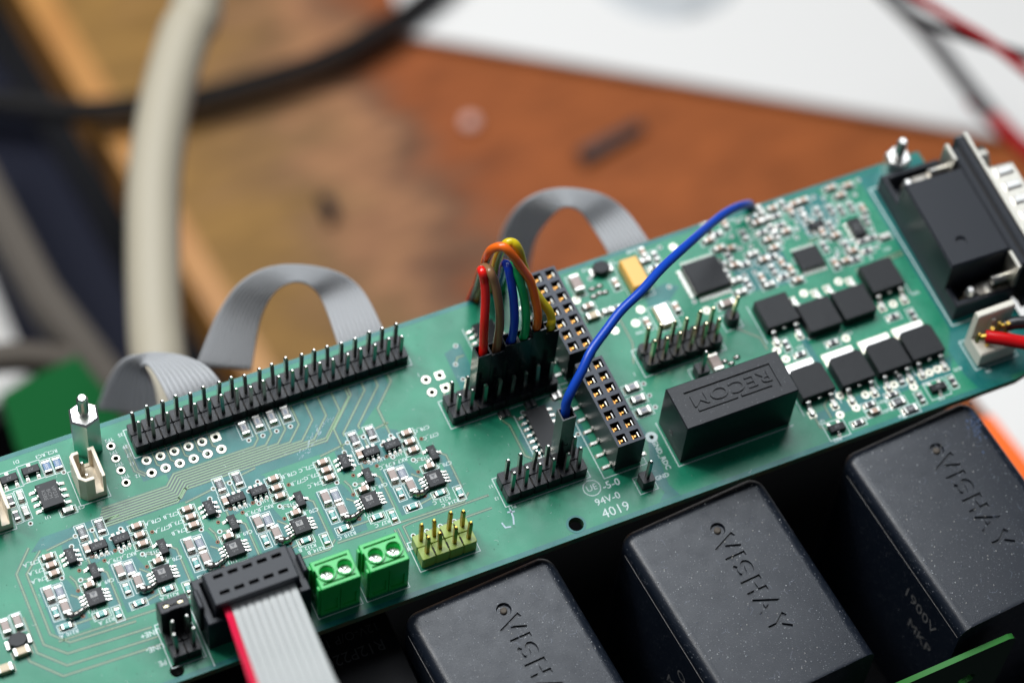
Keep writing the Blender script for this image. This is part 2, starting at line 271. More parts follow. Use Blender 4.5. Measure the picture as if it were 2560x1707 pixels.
REST = {
 'sot3x': [(-18.96,-0.26),(-22.91,-0.52),(130.88,-3.9),(135.17,-43.25,'h'),(114.33,-44.02,'h')],
 'resB': [(-16.16,-0.48,'V'),(-14.32,-0.52,'V')],
 'so8': [(-17.58,-6.26,'V'),(63.8,-3.8,'V')],
 'capW': [(-15.58,-9.8),(-22.19,-4.27,'V'),(-22.28,-7.42,'V'),(86.94,-6.84),(97.98,0.63)],
 'resD': [(-23.93,-4.49,'V'),(-23.95,-7.54,'V'),(117.44,-0.85,'V'),(120.86,-1.59),(124.72,-1.33),(114.67,-6.75),(119.02,-9.6,'V'),(124.85,0.78),(112.87,1.12),(130.19,-8.54,'V'),(136.92,-2.32,'V'),(138.98,-2.33,'V'),(129.81,-0.35,'V'),(134.14,-13.19),(137.19,-12.24),(137.37,-9.97),(132.67,-1.27,'V'),(129.88,-1.37,'V'),(140.22,-6.17,'V'),(88.71,-6.88),(100.15,0.84,'V'),(98.86,-1.35),(122.14,-41.8),(118.57,-44.38),(126.93,-41.43),(131.35,-43.87,'V'),(138.41,-42.97,'V'),(129.8,-39.04,'V'),(113.95,-25.09,'V'),(115.39,-27.83),(122.03,-27.76),(134.92,-26.88),(138.41,-27.73,'V')],
 'tp': [(-4.66,-0.45),(-4.71,-3.06),(-4.69,-5.6),(-4.69,-8.2)],
 'padR': [(10.14,-5.39),(7.65,-5.41),(5.06,-5.41),(2.51,-5.44),(0.02,-5.38),(12.7,-8.0),(10.17,-7.98),(7.63,-8.02),(5.1,-7.99),(2.54,-7.96),(-0.0,-7.99),(51.03,-8.03),(51.0,-10.8)],
 'padSq': [(12.64,-5.4),(53.62,-8.08),(53.59,-10.85)],
 'viaR': [(-13.83,-2.37),(-22.24,-9.73),(17.72,-8.1),(20.31,-8.12),(22.84,-8.14),(25.41,-8.14),(58.68,-3.47),(57.15,-7.04),(57.16,-10.33),(86.59,-22.95),(86.52,-25.52),(86.45,-28.06),(64.22,-20.51),(63.27,-29.62),(71.4,-28.08),(143.21,2.6),(135.25,-4.06),(133.5,2.16),(135.27,1.28),(131.71,-1.31),(115.3,-0.23),(115.68,-3.2),(117.6,-3.56),(123.34,-4.73),(126.45,-4.77),(131.65,-10.98),(113.7,-8.7),(115.72,-8.82),(117.98,2.45),(128.11,-1.68),(129.12,-2.87),(129.05,-4.5),(127.35,-3.16),(140.35,-8.41),(139.44,-12.07),(141.07,-0.17),(129.29,-16.33),(99.74,-6.02),(87.05,0.85),(102.65,-10.58),(101.86,2.38),(36.88,-35.89),(39.39,-35.91),(41.88,-35.89),(44.45,-35.91)],
 'resS': [(17.7,-5.75,'V'),(20.34,-5.43,'V'),(22.94,-5.4,'V'),(25.49,-5.46,'V')],
 'capM': [(-32.29,-26.82,'V'),(-30.16,-26.6,'V'),(107.77,-13.31)],
 'ind': [(-31.23,-30.21),(89.53,1.65)],
 'capY': [(-31.28,-32.17),(-34.82,-34.14)],
 'so16': [(65.98,-25.98,'V')],
 'arr': [(71.14,-19.54),(66.12,-19.48),(61.02,-19.62)],
 'resW': [(84.17,-23.06),(84.15,-25.59),(84.08,-28.21)],
 'tpW': [(83.17,-33.39)],
 'capS': [(120.89,0.65),(121.18,-3.48),(125.05,-3.03),(118.34,-7.12),(125.03,2.49),(127.91,0.78,'V'),(129.2,1.96),(131.11,2.01),(138.24,0.54),(140.57,2.04),(132.42,-12.9),(111.78,-1.95),(137.3,2.7),(90.82,-2.03,'V'),(84.05,-4.68),(98.81,-10.74,'V'),(92.52,-11.75,'V'),(98.3,2.33,'V'),(122.24,-43.41)],
 'resT': [(120.8,2.16)],
 'sot6': [(137.57,-7.29,'V')],
 'tssop': [(126.19,-10.06)],
 'capL': [(84.0,0.23,'V'),(100.07,-24.2,'V')],
 'led': [(84.0,-6.91)],
 'usb': [(87.29,-2.0)],
 'viaB': [(92.77,-8.59),(90.71,-10.88),(86.55,-10.93),(104.21,1.56),(103.88,-13.13),(82.75,-2.5),(122.52,-39.62),(119.69,-41.38),(128.32,-39.62),(131.38,-41.36),(135.48,-39.71),(137.12,-39.65),(118.18,-38.08),(116.34,-41.62),(124.77,-27.73),(136.27,-24.33),(111.9,-25.48),(112.61,-27.67),(122.07,-16.28),(129.22,-16.31)],
 'tant': [(94.28,-1.98,'V')],
 'blob': [(102.04,-24.07),(104.47,-24.11)],
 'dpakA': [(114.88,-18.85),(136.29,-19.03),(114.01,-34.31),(121.86,-34.64),(129.26,-34.64),(136.25,-34.45)],
 'dpakB': [(121.7,-22.69),(128.84,-22.64)],
 'resM': [(127.08,-43.23),(128.48,-45.36)],
 'jack': [(142.86,-21.45)],
}
CT = [('C72_C', 24.93, -16.93), ('C73_C', 25.23, -18.72), ('C74_C', 25.17, -20.38), ('C78_C', 46.39, -17.0), ('C77_C', 47.33, -18.91), ('C69_C', 35.24, -24.86), ('C70_C', 47.2, -25.02), ('D12_C', 44.13, -22.58), ('C79_C', 37.94, -21.52), ('RK7_C', 40.29, -21.52), ('U16_C', 36.74, -19.99), ('U18', 40.44, -20.18), ('R212_C', 44.09, -31.34), ('R214_C', 45.29, -32.33), ('R210_C', 26.44, -31.63), ('R27_C', 32.91, -31.73), ('U11_C', 30.79, -29.06)]
AT = [('TP2', -4.58, 0.8), ('TP1', -4.71, -1.78), ('TP1', -4.62, -4.3), ('TP4', -4.4, -7.0), ('RC2_RC3', -15.39, 2.18), ('D1', -20.71, 2.56), ('U1', -19.21, -9.59), ('C32', -13.5, -9.83), ('35', -2.39, 1.11), ('39', -2.45, -1.44), ('17', -2.36, -3.23), ('11', -2.51, -5.03), ('12', -2.37, -7.63)]
FT = [('11', 53.03, -31.97), ('12', 53.04, -34.52), ('R1', 74.25, -16.74)]
# ------------------------------------------------------------------ lower things first: bench, floor, board
C_OFF = (0.0, -24.72, -49.44); LET = 'CBA'
board = thing('circuit_board', 'long green circuit board crowded with chips, pin headers and connectors, lying across the photo', 'circuit board')
def chan_items():
    for dx, L in zip(C_OFF, LET):
        for t, v in CHAN.items():
            for it in v:
                x, y = it[0] + dx, it[1]; o = it[2] if len(it) > 2 else 'H'
                if x > -34: yield t, x, y, o
ITEMS = list(chan_items()) + [(t, it[0], it[1], it[2] if len(it) > 2 else 'H') for t, v in REST.items() for it in v]
HR = {'tp': .47, 'padR': .48, 'padSq': .48, 'tpW': .45, 'viaB': .26, 'viaR': .2, 'viaD': .18}
holes = []
for t, x, y, o in ITEMS:
    if t in HR and all((x - a) ** 2 + (y - b) ** 2 > (HR[t] + r + .15) ** 2 for a, b, r in holes): holes.append((x, y, HR[t]))
holes.append((63.66, -44.21, 1.35)); holes.append((-8.9, -44.6, 1.2))
X0, X1, Y0, Y1 = -46.0, 157.0, -46.7, 4.5
outline = [(X0, Y0), (149.6, Y0), (153.0, -46.0), (156.0, -43.6), (X1, -40.5), (X1, Y1), (X0, Y1)]
put('board_core', sheet('board_core', [outline], holes, -1.62, -0.035, 'fr4'), board)
put('solder_mask', sheet('solder_mask', [outline], holes, -0.035, 0.0, 'mask'), board)
def inside(p, poly):
    c = False; n = len(poly)
    for i in range(n):
        (x1, y1), (x2, y2) = poly[i], poly[i - 1]
        if (y1 > p[1]) != (y2 > p[1]) and p[0] < (x2 - x1) * (p[1] - y1) / (y2 - y1) + x1: c = not c
    return c
def hin(poly):
    r = []
    for h in holes:
        if inside(h[:2], poly) and all(inside((h[0] + (h[2] + .1) * math.cos(a), h[1] + (h[2] + .1) * math.sin(a)), poly) for a in (0, .8, 1.6, 2.4, 3.1, 3.9, 4.7, 5.5)): r.append(h)
    return r
# bare-laminate areas (no copper under the mask)
TEAL = [
 [(-9.6, -12.9), (0.2, -12.9), (2.2, -10.9), (2.2, -9.2), (13.6, -9.2), (14.4, -4.3), (44.5, -4.3), (44.5, -7.0), (33.6, -15.2), (6, -15.2), (-20, -15.4), (-24, -15.0), (-21.5, -12.9)],
 [(-1.9, -4.35), (14.2, -4.35), (14.2, -9.1), (-1.9, -9.1)],
]
for dx in C_OFF:
    TEAL += [[(x + dx, y) for x, y in q] for q in (
     [(24.4, -22.0), (29.4, -22.0), (30.6, -25.6), (30.2, -31.9), (24.4, -31.9)],
     [(36.6, -22.0), (41.4, -22.0), (42.6, -25.6), (42.4, -31.6), (36.6, -31.6)],
     [(30.6, -15.6), (38.6, -13.4), (42.4, -15.6), (42.2, -19.4), (37.6, -20.4), (34.6, -21.0), (33.4, -19.6), (30.4, -20.4)],
     [(34.8, -21.6), (35.8, -22.6), (35.8, -29.6), (34.0, -29.8), (35.0, -25.2)], [(46.8, -21.4), (48.0, -22.6), (48.2, -29.8), (46.2, -29.8), (47.0, -25.2)])]
TEAL += [[(79.6, -41.0), (82.2, -34.0), (81.2, -25.0), (81.7, -25.0), (83.1, -34.4), (81.9, -43.0), (82.9, -45.6), (79.0, -45.6), (80.6, -44.2)],
 [(X0, Y0 + .05), (149, Y0 + .05), (149, Y0 + .95), (X0, Y0 + .95)], [(X0, Y1 - .9), (X1, Y1 - .9), (X1, Y1 - .05), (X0, Y1 - .05)],
 [(140.9, -37.0), (143.4, -33), (143.4, 3.4), (156.9, 3.4), (156.9, -40.5), (155.6, -43.4), (152.6, -45.6), (142.2, -45.7), (141.2, -42.4)],
 [(94.8, -5.6), (99.6, -5.0), (101.5, -6.6), (98.0, -9.2), (94.4, -8.6)], [(116.9, -16.5), (118.2, -16.5), (118.2, -40.0), (116.9, -40.0)],
 [(127.5, 3.0), (134.6, 3.2), (136.4, -2), (133.4, -6.6), (128.6, -5.6)], [(112, -6.0), (122.5, -5.6), (122.5, -13.6), (112.4, -12.4)], [(64.9, -20.2), (70.6, -20.2), (72.8, -24), (72.8, -31), (67.5, -30.5), (62.0, -30.6), (61.4, -25)],
 [(56.2, -4.2), (59.6, -3.2), (59.6, -12.2), (56.0, -12.2)], [(111.5, -39.8), (141.0, -38.0), (139.0, -41.5), (118.5, -41.5), (112.5, -41.6)]]
for i, q in enumerate(TEAL): put('bare_laminate_area', sheet('bare_laminate_area', [q], hin(q), 0.001, 0.008 + .0003 * i, 'teal'), board)
# copper tracks under the mask
tr = MB()
def track(p, wd=.22):
    tr.strip(p, wd + .30, .021, 'gap'); tr.strip(p, wd, .029, 'trace')
for i in range(8):
    x = 19.3 + 2.54 * i; yb = -9.55 - .5 * i; yc = -8.3 if i else -8.6
    if i < 7: pts = [(x, -4.2), (x, max(yc, yb + 1.2)), (x - (max(yc, yb + 1.2) - yb), yb), (3.4 + .25 * i, yb), (1.5 + .25 * i, yb - 1.9), (-10.2 - .3 * i, yb - 1.9)]
    else: pts = [(x, -4.2), (x, -6.2), (x - 6.9, -13.1), (4, -13.1), (2.2, -14.9), (-12, -14.9)]
    track(pts)
for x, xe, ye in ((37.6, 32.2, -16.2), (40.2, 33.4, -13.4), (42.7, 36.4, -13.0), (45.2, 40.9, -16.0), (29.6, 29.2, -4.3)):
    if x != 29.6: track([(x, -4.2), (x, -6.0), (xe if ye > -14 else xe - .0, -6.0 - (x - xe)), (xe, ye)])
for i in range(5): track([(.1 + 2.54 * i, -5.4), (.1 + 2.54 * i, -3.6)], .16); track([(2.6 + 2.54 * i, -8.0), (1.4 + 2.54 * i, -6.8), (1.4 + 2.54 * i, -3.6)], .16)
for k in (0, .6): track([(-2.6 + k, -1.2), (-2.6 + k, -6.6), (-1.2 + k, -8.2)], .16)
for dx in C_OFF:
    for p in ([(32.15, -16.4), (31.4, -17.4)], [(28.0, -15.6), (41.5, -13.6)], [(31.46, -23.0), (34.0, -23.4)], [(35.2, -22.4), (36.0, -23.2), (36.0, -30.0)], [(47.0, -22.2), (48.3, -23.4), (48.3, -30.4)],
              [(24.4, -32.4), (47.5, -33.0), (49.0, -31.6)], [(29.0, -25.0), (30.4, -26.2)], [(41.2, -24.6), (42.6, -26.0)], [(27.2, -30.4), (31.5, -30.4)], [(39.8, -30.8), (43.5, -30.1)], [(33.9, -19.6), (33.9, -21.2)], [(30.0, -21.6), (30.6, -23.0), (30.6, -24.6)],
              [(38.9, -17.5), (39.6, -18.3)], [(36.4, -14.9), (36.4, -17.0)], [(42.7, -22.2), (45.3, -23.2)]):
        q = [(x + dx, y) for x, y in p]
        if q[-1][0] < 52 and q[-1][0] > -40: track(q, .18)
for k in range(4): track([(51.5 - 1.1 * k, -35.9 + .8 * k), (38.0 - .4 * k, -35.0 + .7 * k) if k else (38.2, -35.9)], .16) if k == 0 else None
for k in range(3): track([(34.6 + .7 * k, -38.5), (34.6 + .7 * k, -34.4 + .4 * k), (36.0 + .9 * k, -33.4), (52.0, -33.4 + .001 * k)], .16) if k == 2 else track([(34.4 + .6 * k, -38.5), (34.4 + .6 * k, -33.6)], .16)
for p in ([(-24, -14.0), (-27.5, -18), (-27.5, -32), (-24.4, -35.0), (-10, -35.6)], [(-22.4, -15.2), (-25.9, -18.6), (-25.9, -30.6), (-23.4, -33.2), (-12, -33.6)], [(-29, -26), (-29, -33), (-25.2, -37), (-9.6, -37.6)], [(-30.6, -27), (-30.6, -34), (-26.4, -38.6), (-9.6, -39.2)],
          [(60.2, -20.6), (61.0, -22), (61.0, -28.6), (62.2, -29.8)], [(62.0, -20.4), (63.0, -21.6)], [(57.15, -7.0), (58.0, -5.8), (59.3, -5.8)], [(53.2, -11.4), (52.5, -12.6), (52.5, -13.6)], [(107.3, -18.6), (110.4, -22.0), (110.4, -24.6)],
          [(111.9, -39.8), (111.9, -42.6), (113.4, -44.0)], [(116.1, -37.6), (114.6, -38.8), (114.6, -41.6)], [(119.5, -43.9), (121.6, -43.9), (122.3, -43.6)], [(128, -6.4), (132.6, -6.4), (133.4, -9.6)], [(133.2, -15.2), (143.4, -14.6)], [(133.2, -15.9), (143.4, -15.2)], [(88.4, -9.0), (88.4, -14.5), (86.7, -18.5)]): track(p, .2)
put('copper_tracks', tr.mesh('copper_tracks'), board, kind='stuff')
# plated rings round the holes
ring_me = {}
def ringm(t):
    if t in ring_me: return ring_me[t]
    b = MB()
    if t == 'tp': b.ring(0, 0, .45, .86, 0, .045, 'gap', 20); b.ring(0, 0, .45, .72, 0, .07, 'pad', 20)
    if t == 'padR': b.ring(0, 0, .46, .98, 0, .035, 'gap', 20); b.ring(0, 0, .46, .84, 0, .07, 'pad', 20)
    if t == 'padSq': b.ring(0, 0, .46, .84, 0, .07, 'pad', 24, sq=True)
    if t == 'tpW': b.ring(0, 0, .43, 1.1, 0, .05, 'silk', 20)
    if t == 'viaB': b.ring(0, 0, .25, .80, 0, .05, 'pad', 18)
    if t == 'viaR': b.ring(0, 0, .19, .46, 0, .05, 'silk', 14); b.ring(0, 0, .17, .27, 0, .06, 'copper', 14)
    if t == 'viaD': b.ring(0, 0, .16, .36, 0, .04, 'copper', 12)
    ring_me[t] = b.mesh('hole_ring'); return ring_me[t]
b = MB(); b.ring(0, 0, 1.33, 1.75, 0, .05, 'teal', 28); b.put('mounting_hole_rim', board, (63.66, -44.21, 0.0))
SILK = MB()
def sbox(x0, x1, y0, y1, wd=.13, z=.03):
    for a, c, d, e in ((x0 - wd, x1 + wd, y0 - wd, y0), (x0 - wd, x1 + wd, y1, y1 + wd), (x0 - wd, x0, y0, y1), (x1, x1 + wd, y0, y1)): SILK.add([(a, d, z), (c, d, z), (c, e, z), (a, e, z)], [(0, 1, 2, 3)], 'silk')
def silk_text(s, size, x, y, rz=math.pi, bold=.012): text_into(SILK, s, size, x, y, .034, rz, 'silk', bold)
# ------------------------------------------------------------------ small soldered parts (one mesh of each kind, shared)
PRO = {}
def chip(L_, W_, H_, m, e, padx, mark=None):
    b = MB(); b.box(-L_ / 2 + e, L_ / 2 - e, -W_ / 2 + .02, W_ / 2 - .02, .06, H_, m, .04)
    k = MB()
    for s in (1,):
        x0, x1 = sorted((s * (L_ / 2 - e), s * L_ / 2)); k.box(x0, x1, -W_ / 2, W_ / 2, .03, H_ + .02, 'tin', .05)
        xa, xb = s * L_ / 2, s * (L_ / 2 + padx); h = H_ * .55; wp = W_ / 2 + .03; padx_ = padx; xb = s * (L_ / 2 + padx * .8)
        vs = [(xa, -wp, .02), (xa, wp, .02), (xb, -wp * 1.0, .02), (xb, wp * 1.0, .02), (xa, -wp * .8, h), (xa, wp * .8, h), ((xa + xb) / 2, -wp * .85, h * .35), ((xa + xb) / 2, wp * .85, h * .35)]
        fs = [(4, 5, 7, 6), (6, 7, 3, 2), (0, 4, 6), (0, 6, 2), (1, 7, 5), (1, 3, 7)]
        k.add(vs, fs, 'solder')
        for v in ((xa, -wp, 0), ):
            k.box(min(xa - s * e, xb + s * .08), max(xa - s * e, xb + s * .08), -wp, wp, 0.0, .045, 'spad')
    mk = None
    if mark: mk = MB(); mark(mk, H_ + .012)
    return [('body', b, mk), ('solder_end', k, [(0, 0, 0, 0), (0, 0, 0, math.pi)])]
def gull(L_, w_, zb=.75, th=.15):
    """one gull-wing lead along +x starting at the body"""
    b = MB(); q = .1 if w_ > .32 else .015; P = [(0, zb), (.22, zb), (.38, .16), (L_, .10)]
    for y in (0,):
        vs = []; 
        for i, (x, z) in enumerate(P): vs += [(x, -w_ / 2, z), (x, w_ / 2, z), (x, w_ / 2, z + th), (x, -w_ / 2, z + th)]
        fs = []
        for i in range(len(P) - 1): a = 4 * i; fs += [(a + j, a + (j + 1) % 4, a + 4 + (j + 1) % 4, a + 4 + j) for j in range(4)]
        fs += [(3, 2, 1, 0), (12, 13, 14, 15)]; b.add(vs, fs, 'tin')
        if w_ > .26: b.box(L_ * .5, L_ + .28, -w_ / 2 - q, w_ / 2 + q, 0, .05, 'spad'); b.box(L_ * .45, L_ + .1, -w_ / 2 - q / 2, w_ / 2 + q / 2, .04, .14, 'solder')
    return b
def marks(lines, size, m='laser'):
    def f(mb, z):
        for t, x, y, rz in lines: text_into(mb, t, size, x, y, z, rz, m)
    return f
def ic(bw, bl, bh, rows, pitch, lead, lw, single=False, mk=None, dot=True):
    """rows = leads per side; body bw across x, bl along y"""
    b = MB(); q = .12
    poly = [(-bw / 2, -bl / 2), (bw / 2, -bl / 2), (bw / 2, bl / 2), (-bw / 2, bl / 2)]
    b.prism(poly, .12, bh, 'chip', inset=q)
    if dot: b.lathe([(.16, bh + .001), (.14, bh + .006)], 'resk', 10, cx=-bw / 2 + .55, cy=bl / 2 - .55)
    m2 = None
    if mk: m2 = MB(); mk(m2, bh + .008)
    out = [('body', b, m2)]
    g = gull(lead, lw, min(.75, bh * .5)); poss = []
    for s in (-1, 1):
        n = rows if isinstance(rows, int) else rows[0 if s < 0 else 1]; pt = pitch if isinstance(rows, int) or n > 1 else pitch
        for i in range(n): poss.append((s * (bw / 2 - .06), (i - (n - 1) / 2) * pt, 0, 0 if s > 0 else math.pi))
    if True: out.append(('lead', g, poss))
    else:
        j = MB()
        for x, y, z, r in poss: j.add(g.v, [], 'tin'); j.v = j.v[:-len(g.v)]; T = Matrix.Translation((x, y, z)) @ Matrix.Rotation(r, 4, 'Z'); n0 = len(j.v); j.v += [tuple(T @ Vector(v)) for v in g.v]; j.f += [[n0 + i for i in f] for f in g.f]; j.m += [j.mi(g.mats[k]) for k in g.m]; j.sm += g.sm
        out.append(('leads', j, None))
    return out
KIND = {
 'capS': ('ceramic_capacitor', lambda: chip(1.75, .95, .85, 'tan', .38, .42), 2.85, 1.35), 'capM': ('ceramic_capacitor', lambda: chip(2.5, 1.3, .95, 'grey', .42, .42), 3.5, 1.75), 'capL': ('ceramic_capacitor', lambda: chip(3.4, 1.8, 1.5, 'grey', .55, .5), 4.7, 2.2),
 'capB': ('ceramic_capacitor', lambda: chip(2.5, 1.3, .95, 'grey', .42, .42), 3.5, 1.75), 'capW': ('ceramic_capacitor', lambda: chip(1.75, .95, .8, 'lgrey', .38, .42), 2.85, 1.35), 'capY': ('ceramic_capacitor', lambda: chip(2.6, 1.4, 1.2, 'ltan', .5, .4), 0, 0),
 'resK': ('chip_resistor', lambda: chip(2.4, 1.3, .6, 'resk', .4, .4, marks([('1001', 0, 0, 0)], .72, 'white')), 3.5, 1.75), 'resG': ('chip_resistor', lambda: chip(2.4, 1.3, .6, 'resg', .4, .4, marks([('1001', 0, 0, 0)], .72, 'white')), 3.5, 1.75),
 'resB': ('chip_resistor', lambda: chip(2.2, 1.3, .6, 'resb', .4, .4, marks([('200', 0, 0, 0)], .7, 'white')), 3.3, 1.6), 'resT': ('chip_resistor', lambda: chip(1.7, .9, .5, 'rest', .38, .42, marks([('100', 0, 0, 0)], .5, 'white')), 2.85, 1.35),
 'resD': ('chip_resistor', lambda: chip(1.7, .9, .5, 'resk', .38, .42), 2.85, 1.35), 'resM': ('chip_resistor', lambda: chip(2.4, 1.3, .6, 'resk', .45, .4, marks([('152', 0, 0, 0)], .7, 'white')), 3.5, 1.8),
 'resS': ('chip_inductor', lambda: chip(2.5, 1.35, .75, 'resw', .45, .4, lambda b, z: (b.box(-.65, .65, -.42, .42, z - .01, z + .03, 'lgrey'), b.box(-.48, .48, -.28, .28, z, z + .05, 'resg'))), 3.6, 1.9),
 'resW': ('chip_inductor', lambda: chip(2.3, 1.3, .75, 'resw', .45, .4, lambda b, z: (b.box(-.6, .6, -.4, .4, z - .01, z + .03, 'lgrey'), b.box(-.45, .45, -.26, .26, z, z + .05, 'resg'))), 3.4, 1.8),
 'arr': ('resistor_array', lambda: chip(1.6, 1.5, .5, 'resk', .4, .3, lambda b, z: [b.box(x - .06, x + .06, -.7, .7, z - .1, z + .02, 'tin') for x in (-.3, .3)]), 0, 0),
 'led': ('small_light_diode', lambda: chip(2.3, 1.3, 1.0, 'ltan', .45, .35), 0, 0),
 'sot6': ('six_pin_chip', lambda: ic(1.6, 2.9, 1.1, 3, .95, .75, .38, mk=marks([('A76', 0, 0, math.pi / 2)], .8)), 0, 0), 'sot3': ('three_pin_transistor', lambda: ic(1.4, 2.9, 1.0, (2, 1), 1.9, .7, .42, mk=marks([('17A', 0, 0, math.pi / 2)], .8), dot=False), 0, 0),
 'sot3x': ('three_pin_transistor', lambda: ic(1.4, 3.0, 1.0, (2, 1), 1.9, .8, .46, mk=marks([('A7', 0, 0, math.pi / 2)], .8), dot=False), 0, 0),
 'msop': ('eight_pin_chip', lambda: ic(3.0, 3.0, 1.0, 4, .65, .95, .30, mk=lambda b, z: (b.add([(-.75, .9, z), (.45, .9, z), (.45, -.1, z), (-.75, -.1, z)], [(3, 2, 1, 0)], 'resw'), b.add([(-.62, .78, z + .004), (.32, .78, z + .004), (-.15, .02, z + .004)], [(2, 1, 0)], 'resk'), text_into(b, 'Q19', .6, -.1, -.6, z, 0, 'laser'))), 0, 0),
 'so8': ('eight_pin_chip', lambda: ic(3.7, 4.9, 1.5, 4, 1.27, 1.1, .42, True, marks([('VP235', .9, 0, -math.pi / 2), ('BCM', 0, 0, -math.pi / 2), ('K5BE', -.9, 0, -math.pi / 2)], .95)), 0, 0),
 'so16': ('many_pin_chip', lambda: ic(3.9, 9.9, 1.5, 8, 1.27, 1.1, .42, True), 0, 0),
 'tssop': ('many_pin_chip', lambda: ic(4.4, 4.9, 1.0, 8, .6, 1.0, .24), 0, 0),
}
def mesh_of(t):
    if t not in PRO:
        nm, fn, bl, bw = KIND[t]; L_ = []
        for pn, mb, ex in fn():
            if ex is not None and not isinstance(ex, list):
                n0 = len(mb.v); mb.v += ex.v; mb.f += [[n0 + i for i in f] for f in ex.f]; mb.m += [mb.mi(ex.mats[k]) for k in ex.m]; mb.sm += ex.sm
            L_.append((pn, mb.mesh(nm + '_' + pn), ex if isinstance(ex, list) else None))
        PRO[t] = L_
    return PRO[t]
def place(t, x, y, o):
    nm, fn, bl, bw = KIND[t]; L_ = mesh_of(t); isic = t in ('sot6', 'sot3', 'sot3x', 'msop', 'so8', 'so16', 'tssop')
    jit = random.uniform(-.03, .03)
    if isic: rz = {'V': 0, 'H': math.pi / 2, 'h': -math.pi / 2}[o]
    else: rz = {'H': 0, 'V': math.pi / 2}[o]
    body = put(nm, L_[0][1], board, (x, y, 0), rz + jit)
    for pn, me, poss in L_[1:]:
        if poss:
            for px, py, pz, pr in poss: put(pn, me, body, (px, py, pz), pr)
        else:
            k = put(pn, me, body)
            if pn == 'leads': k['kind'] = 'stuff'
    if bl: 
        a, c = (bl / 2, bw / 2) if o == 'H' else (bw / 2, bl / 2); sbox(x - a, x + a, y - c, y + c)
    elif t == 'sot3x': sbox(x - 1.95, x + 1.95, y - 1.75, y + 1.75)
    elif t in ('so8', 'so16') and x > 0:
        h = 5.5 if t == 'so16' else 3.0; SILK.add([(x - 3.6, y - h, .03), (x - 3.45, y - h, .03), (x - 3.45, y + h, .03), (x - 3.6, y + h, .03)], [(0, 1, 2, 3)], 'silk')
    return body
_r = random.Random(21); busy = [(x, y) for t, x, y, o in ITEMS if x > 105]; extra = []
for k in range(900):
    x, y = _r.uniform(110.5, 142), _r.uniform(-13.5, 3.0)
    if all(abs(x - a) > 1.75 or abs(y - b) > 1.55 for a, b in busy) and not (122.6 < x < 129.6 and -14 < y < -6) and not (134.6 < x < 140 and -10 < y < -4.6): busy.append((x, y)); extra.append((_r.choice(('resD', 'capS', 'capS', 'capW', 'resD')), x, y, _r.choice('HV')))
for t, x, y, o in ITEMS + extra:
    if t in HR: put('hole_ring', ringm(t), board, (x, y, 0.014))
    elif t in KIND:
        if t == 'so8' and x > 50: t = 'so16'; x += .9; y = -6.2
        if t == 'sot6' and x > 100: place('so8', x, y, 'V').scale = (.62, .8, .8); continue
        place(t, x, y, o)
# ------------------------------------------------------------------ big solder bridges beside the eight-pin chips
for dx in C_OFF:
    for x, y in ((27.38, -27.08), (40.15, -27.0)):
        x += dx; b = MB(); x1 = x + 3.6
        pts = [(x - .3, y - 1.0, .35), (x + .3, y - 1.75, .5), (x + 1.2, y - 1.95, .45), (x + 2.2, y - 1.6, .45), (x1 - .2, y - 1.15, .35)]
        b.tube(spline(pts, 5), [.55] * 3 + [.8] * 5 + [.62] * 5 + [.45] * 5 + [.3] * 3, 'solder', 10); b.put('solder_bridge', board)
# ------------------------------------------------------------------ power transistors
def dpak(x, y, rz, wide):
    b = MB(); hw, hl = 3.25, 3.05; c_ = .6 if wide else .2; poly = [(-hw, -hl), (hw, -hl), (hw, hl - c_), (hw - c_, hl), (-hw + c_, hl), (-hw, hl - c_)]
    b.prism(poly, .05, 2.3, 'chip', inset=.09); b.ring(-1.2, 1.4, .55, .7, 2.2, 2.325, 'chip', 18); o = b.put('power_transistor', board, (x, y, 0), rz)
    t = MB(); t.box(-2.6, 2.6, hl - .3, hl + 1.1, .04, .6, 'steel', .1); t.box(-3.1, 3.1, hl - .6, hl + (2.3 if wide else 1.3), 0.02, .07, 'pad')
    if wide: t.box(-3.0, 2.9, hl + 1.0, hl + 2.05, .06, .28, 'steel', .1); t.put('metal_tab', o)
    g = MB(); 
    P = [(0, 1.15), (.7, 1.1), (1.3, .2), (2.6, .1)]; vs = []
    for yy, z in P: vs += [(-.38, -yy, z), (.38, -yy, z), (.38, -yy, z + .3), (-.38, -yy, z + .3)]
    fs = []
    for i in range(3): a = 4 * i; fs += [(a + j, a + 4 + j, a + 4 + (j + 1) % 4, a + (j + 1) % 4) for j in range(4)]
    g.add(vs, fs + [(0, 1, 2, 3), (15, 14, 13, 12)], 'tin'); g.box(-.7, .7, -3.2, -1.7, 0.02, .07, 'pad'); g.lathe([(.58, .05), (.52, .38), (.25, .55)], 'tin', 10, cy=-2.45)
    me = g.mesh('lead')
    for xx in (-2.28, 2.28): put('lead', me, o, (xx, -hl + .1, 0))
    s = MB(); s.box(-.36, .36, -.55, 0, .95, 1.35, 'tin', .05); s.put('centre_lead', o, (0, -hl + .05, 0))
for x, y in REST['dpakA']: dpak(x - .0, y, 0, y < -30)
for x, y in REST['dpakB']: dpak(x, y + .3, math.pi, False)
for x in (110.3, 117.75, 125.4, 132.9): SILK.strip([(x, -30.5), (x, -39.5)], .16, .03, 'silk')
for x in (111.0, 117.9, 140.4): SILK.strip([(x, -15.0), (x, -23.5)], .16, .03, 'silk')
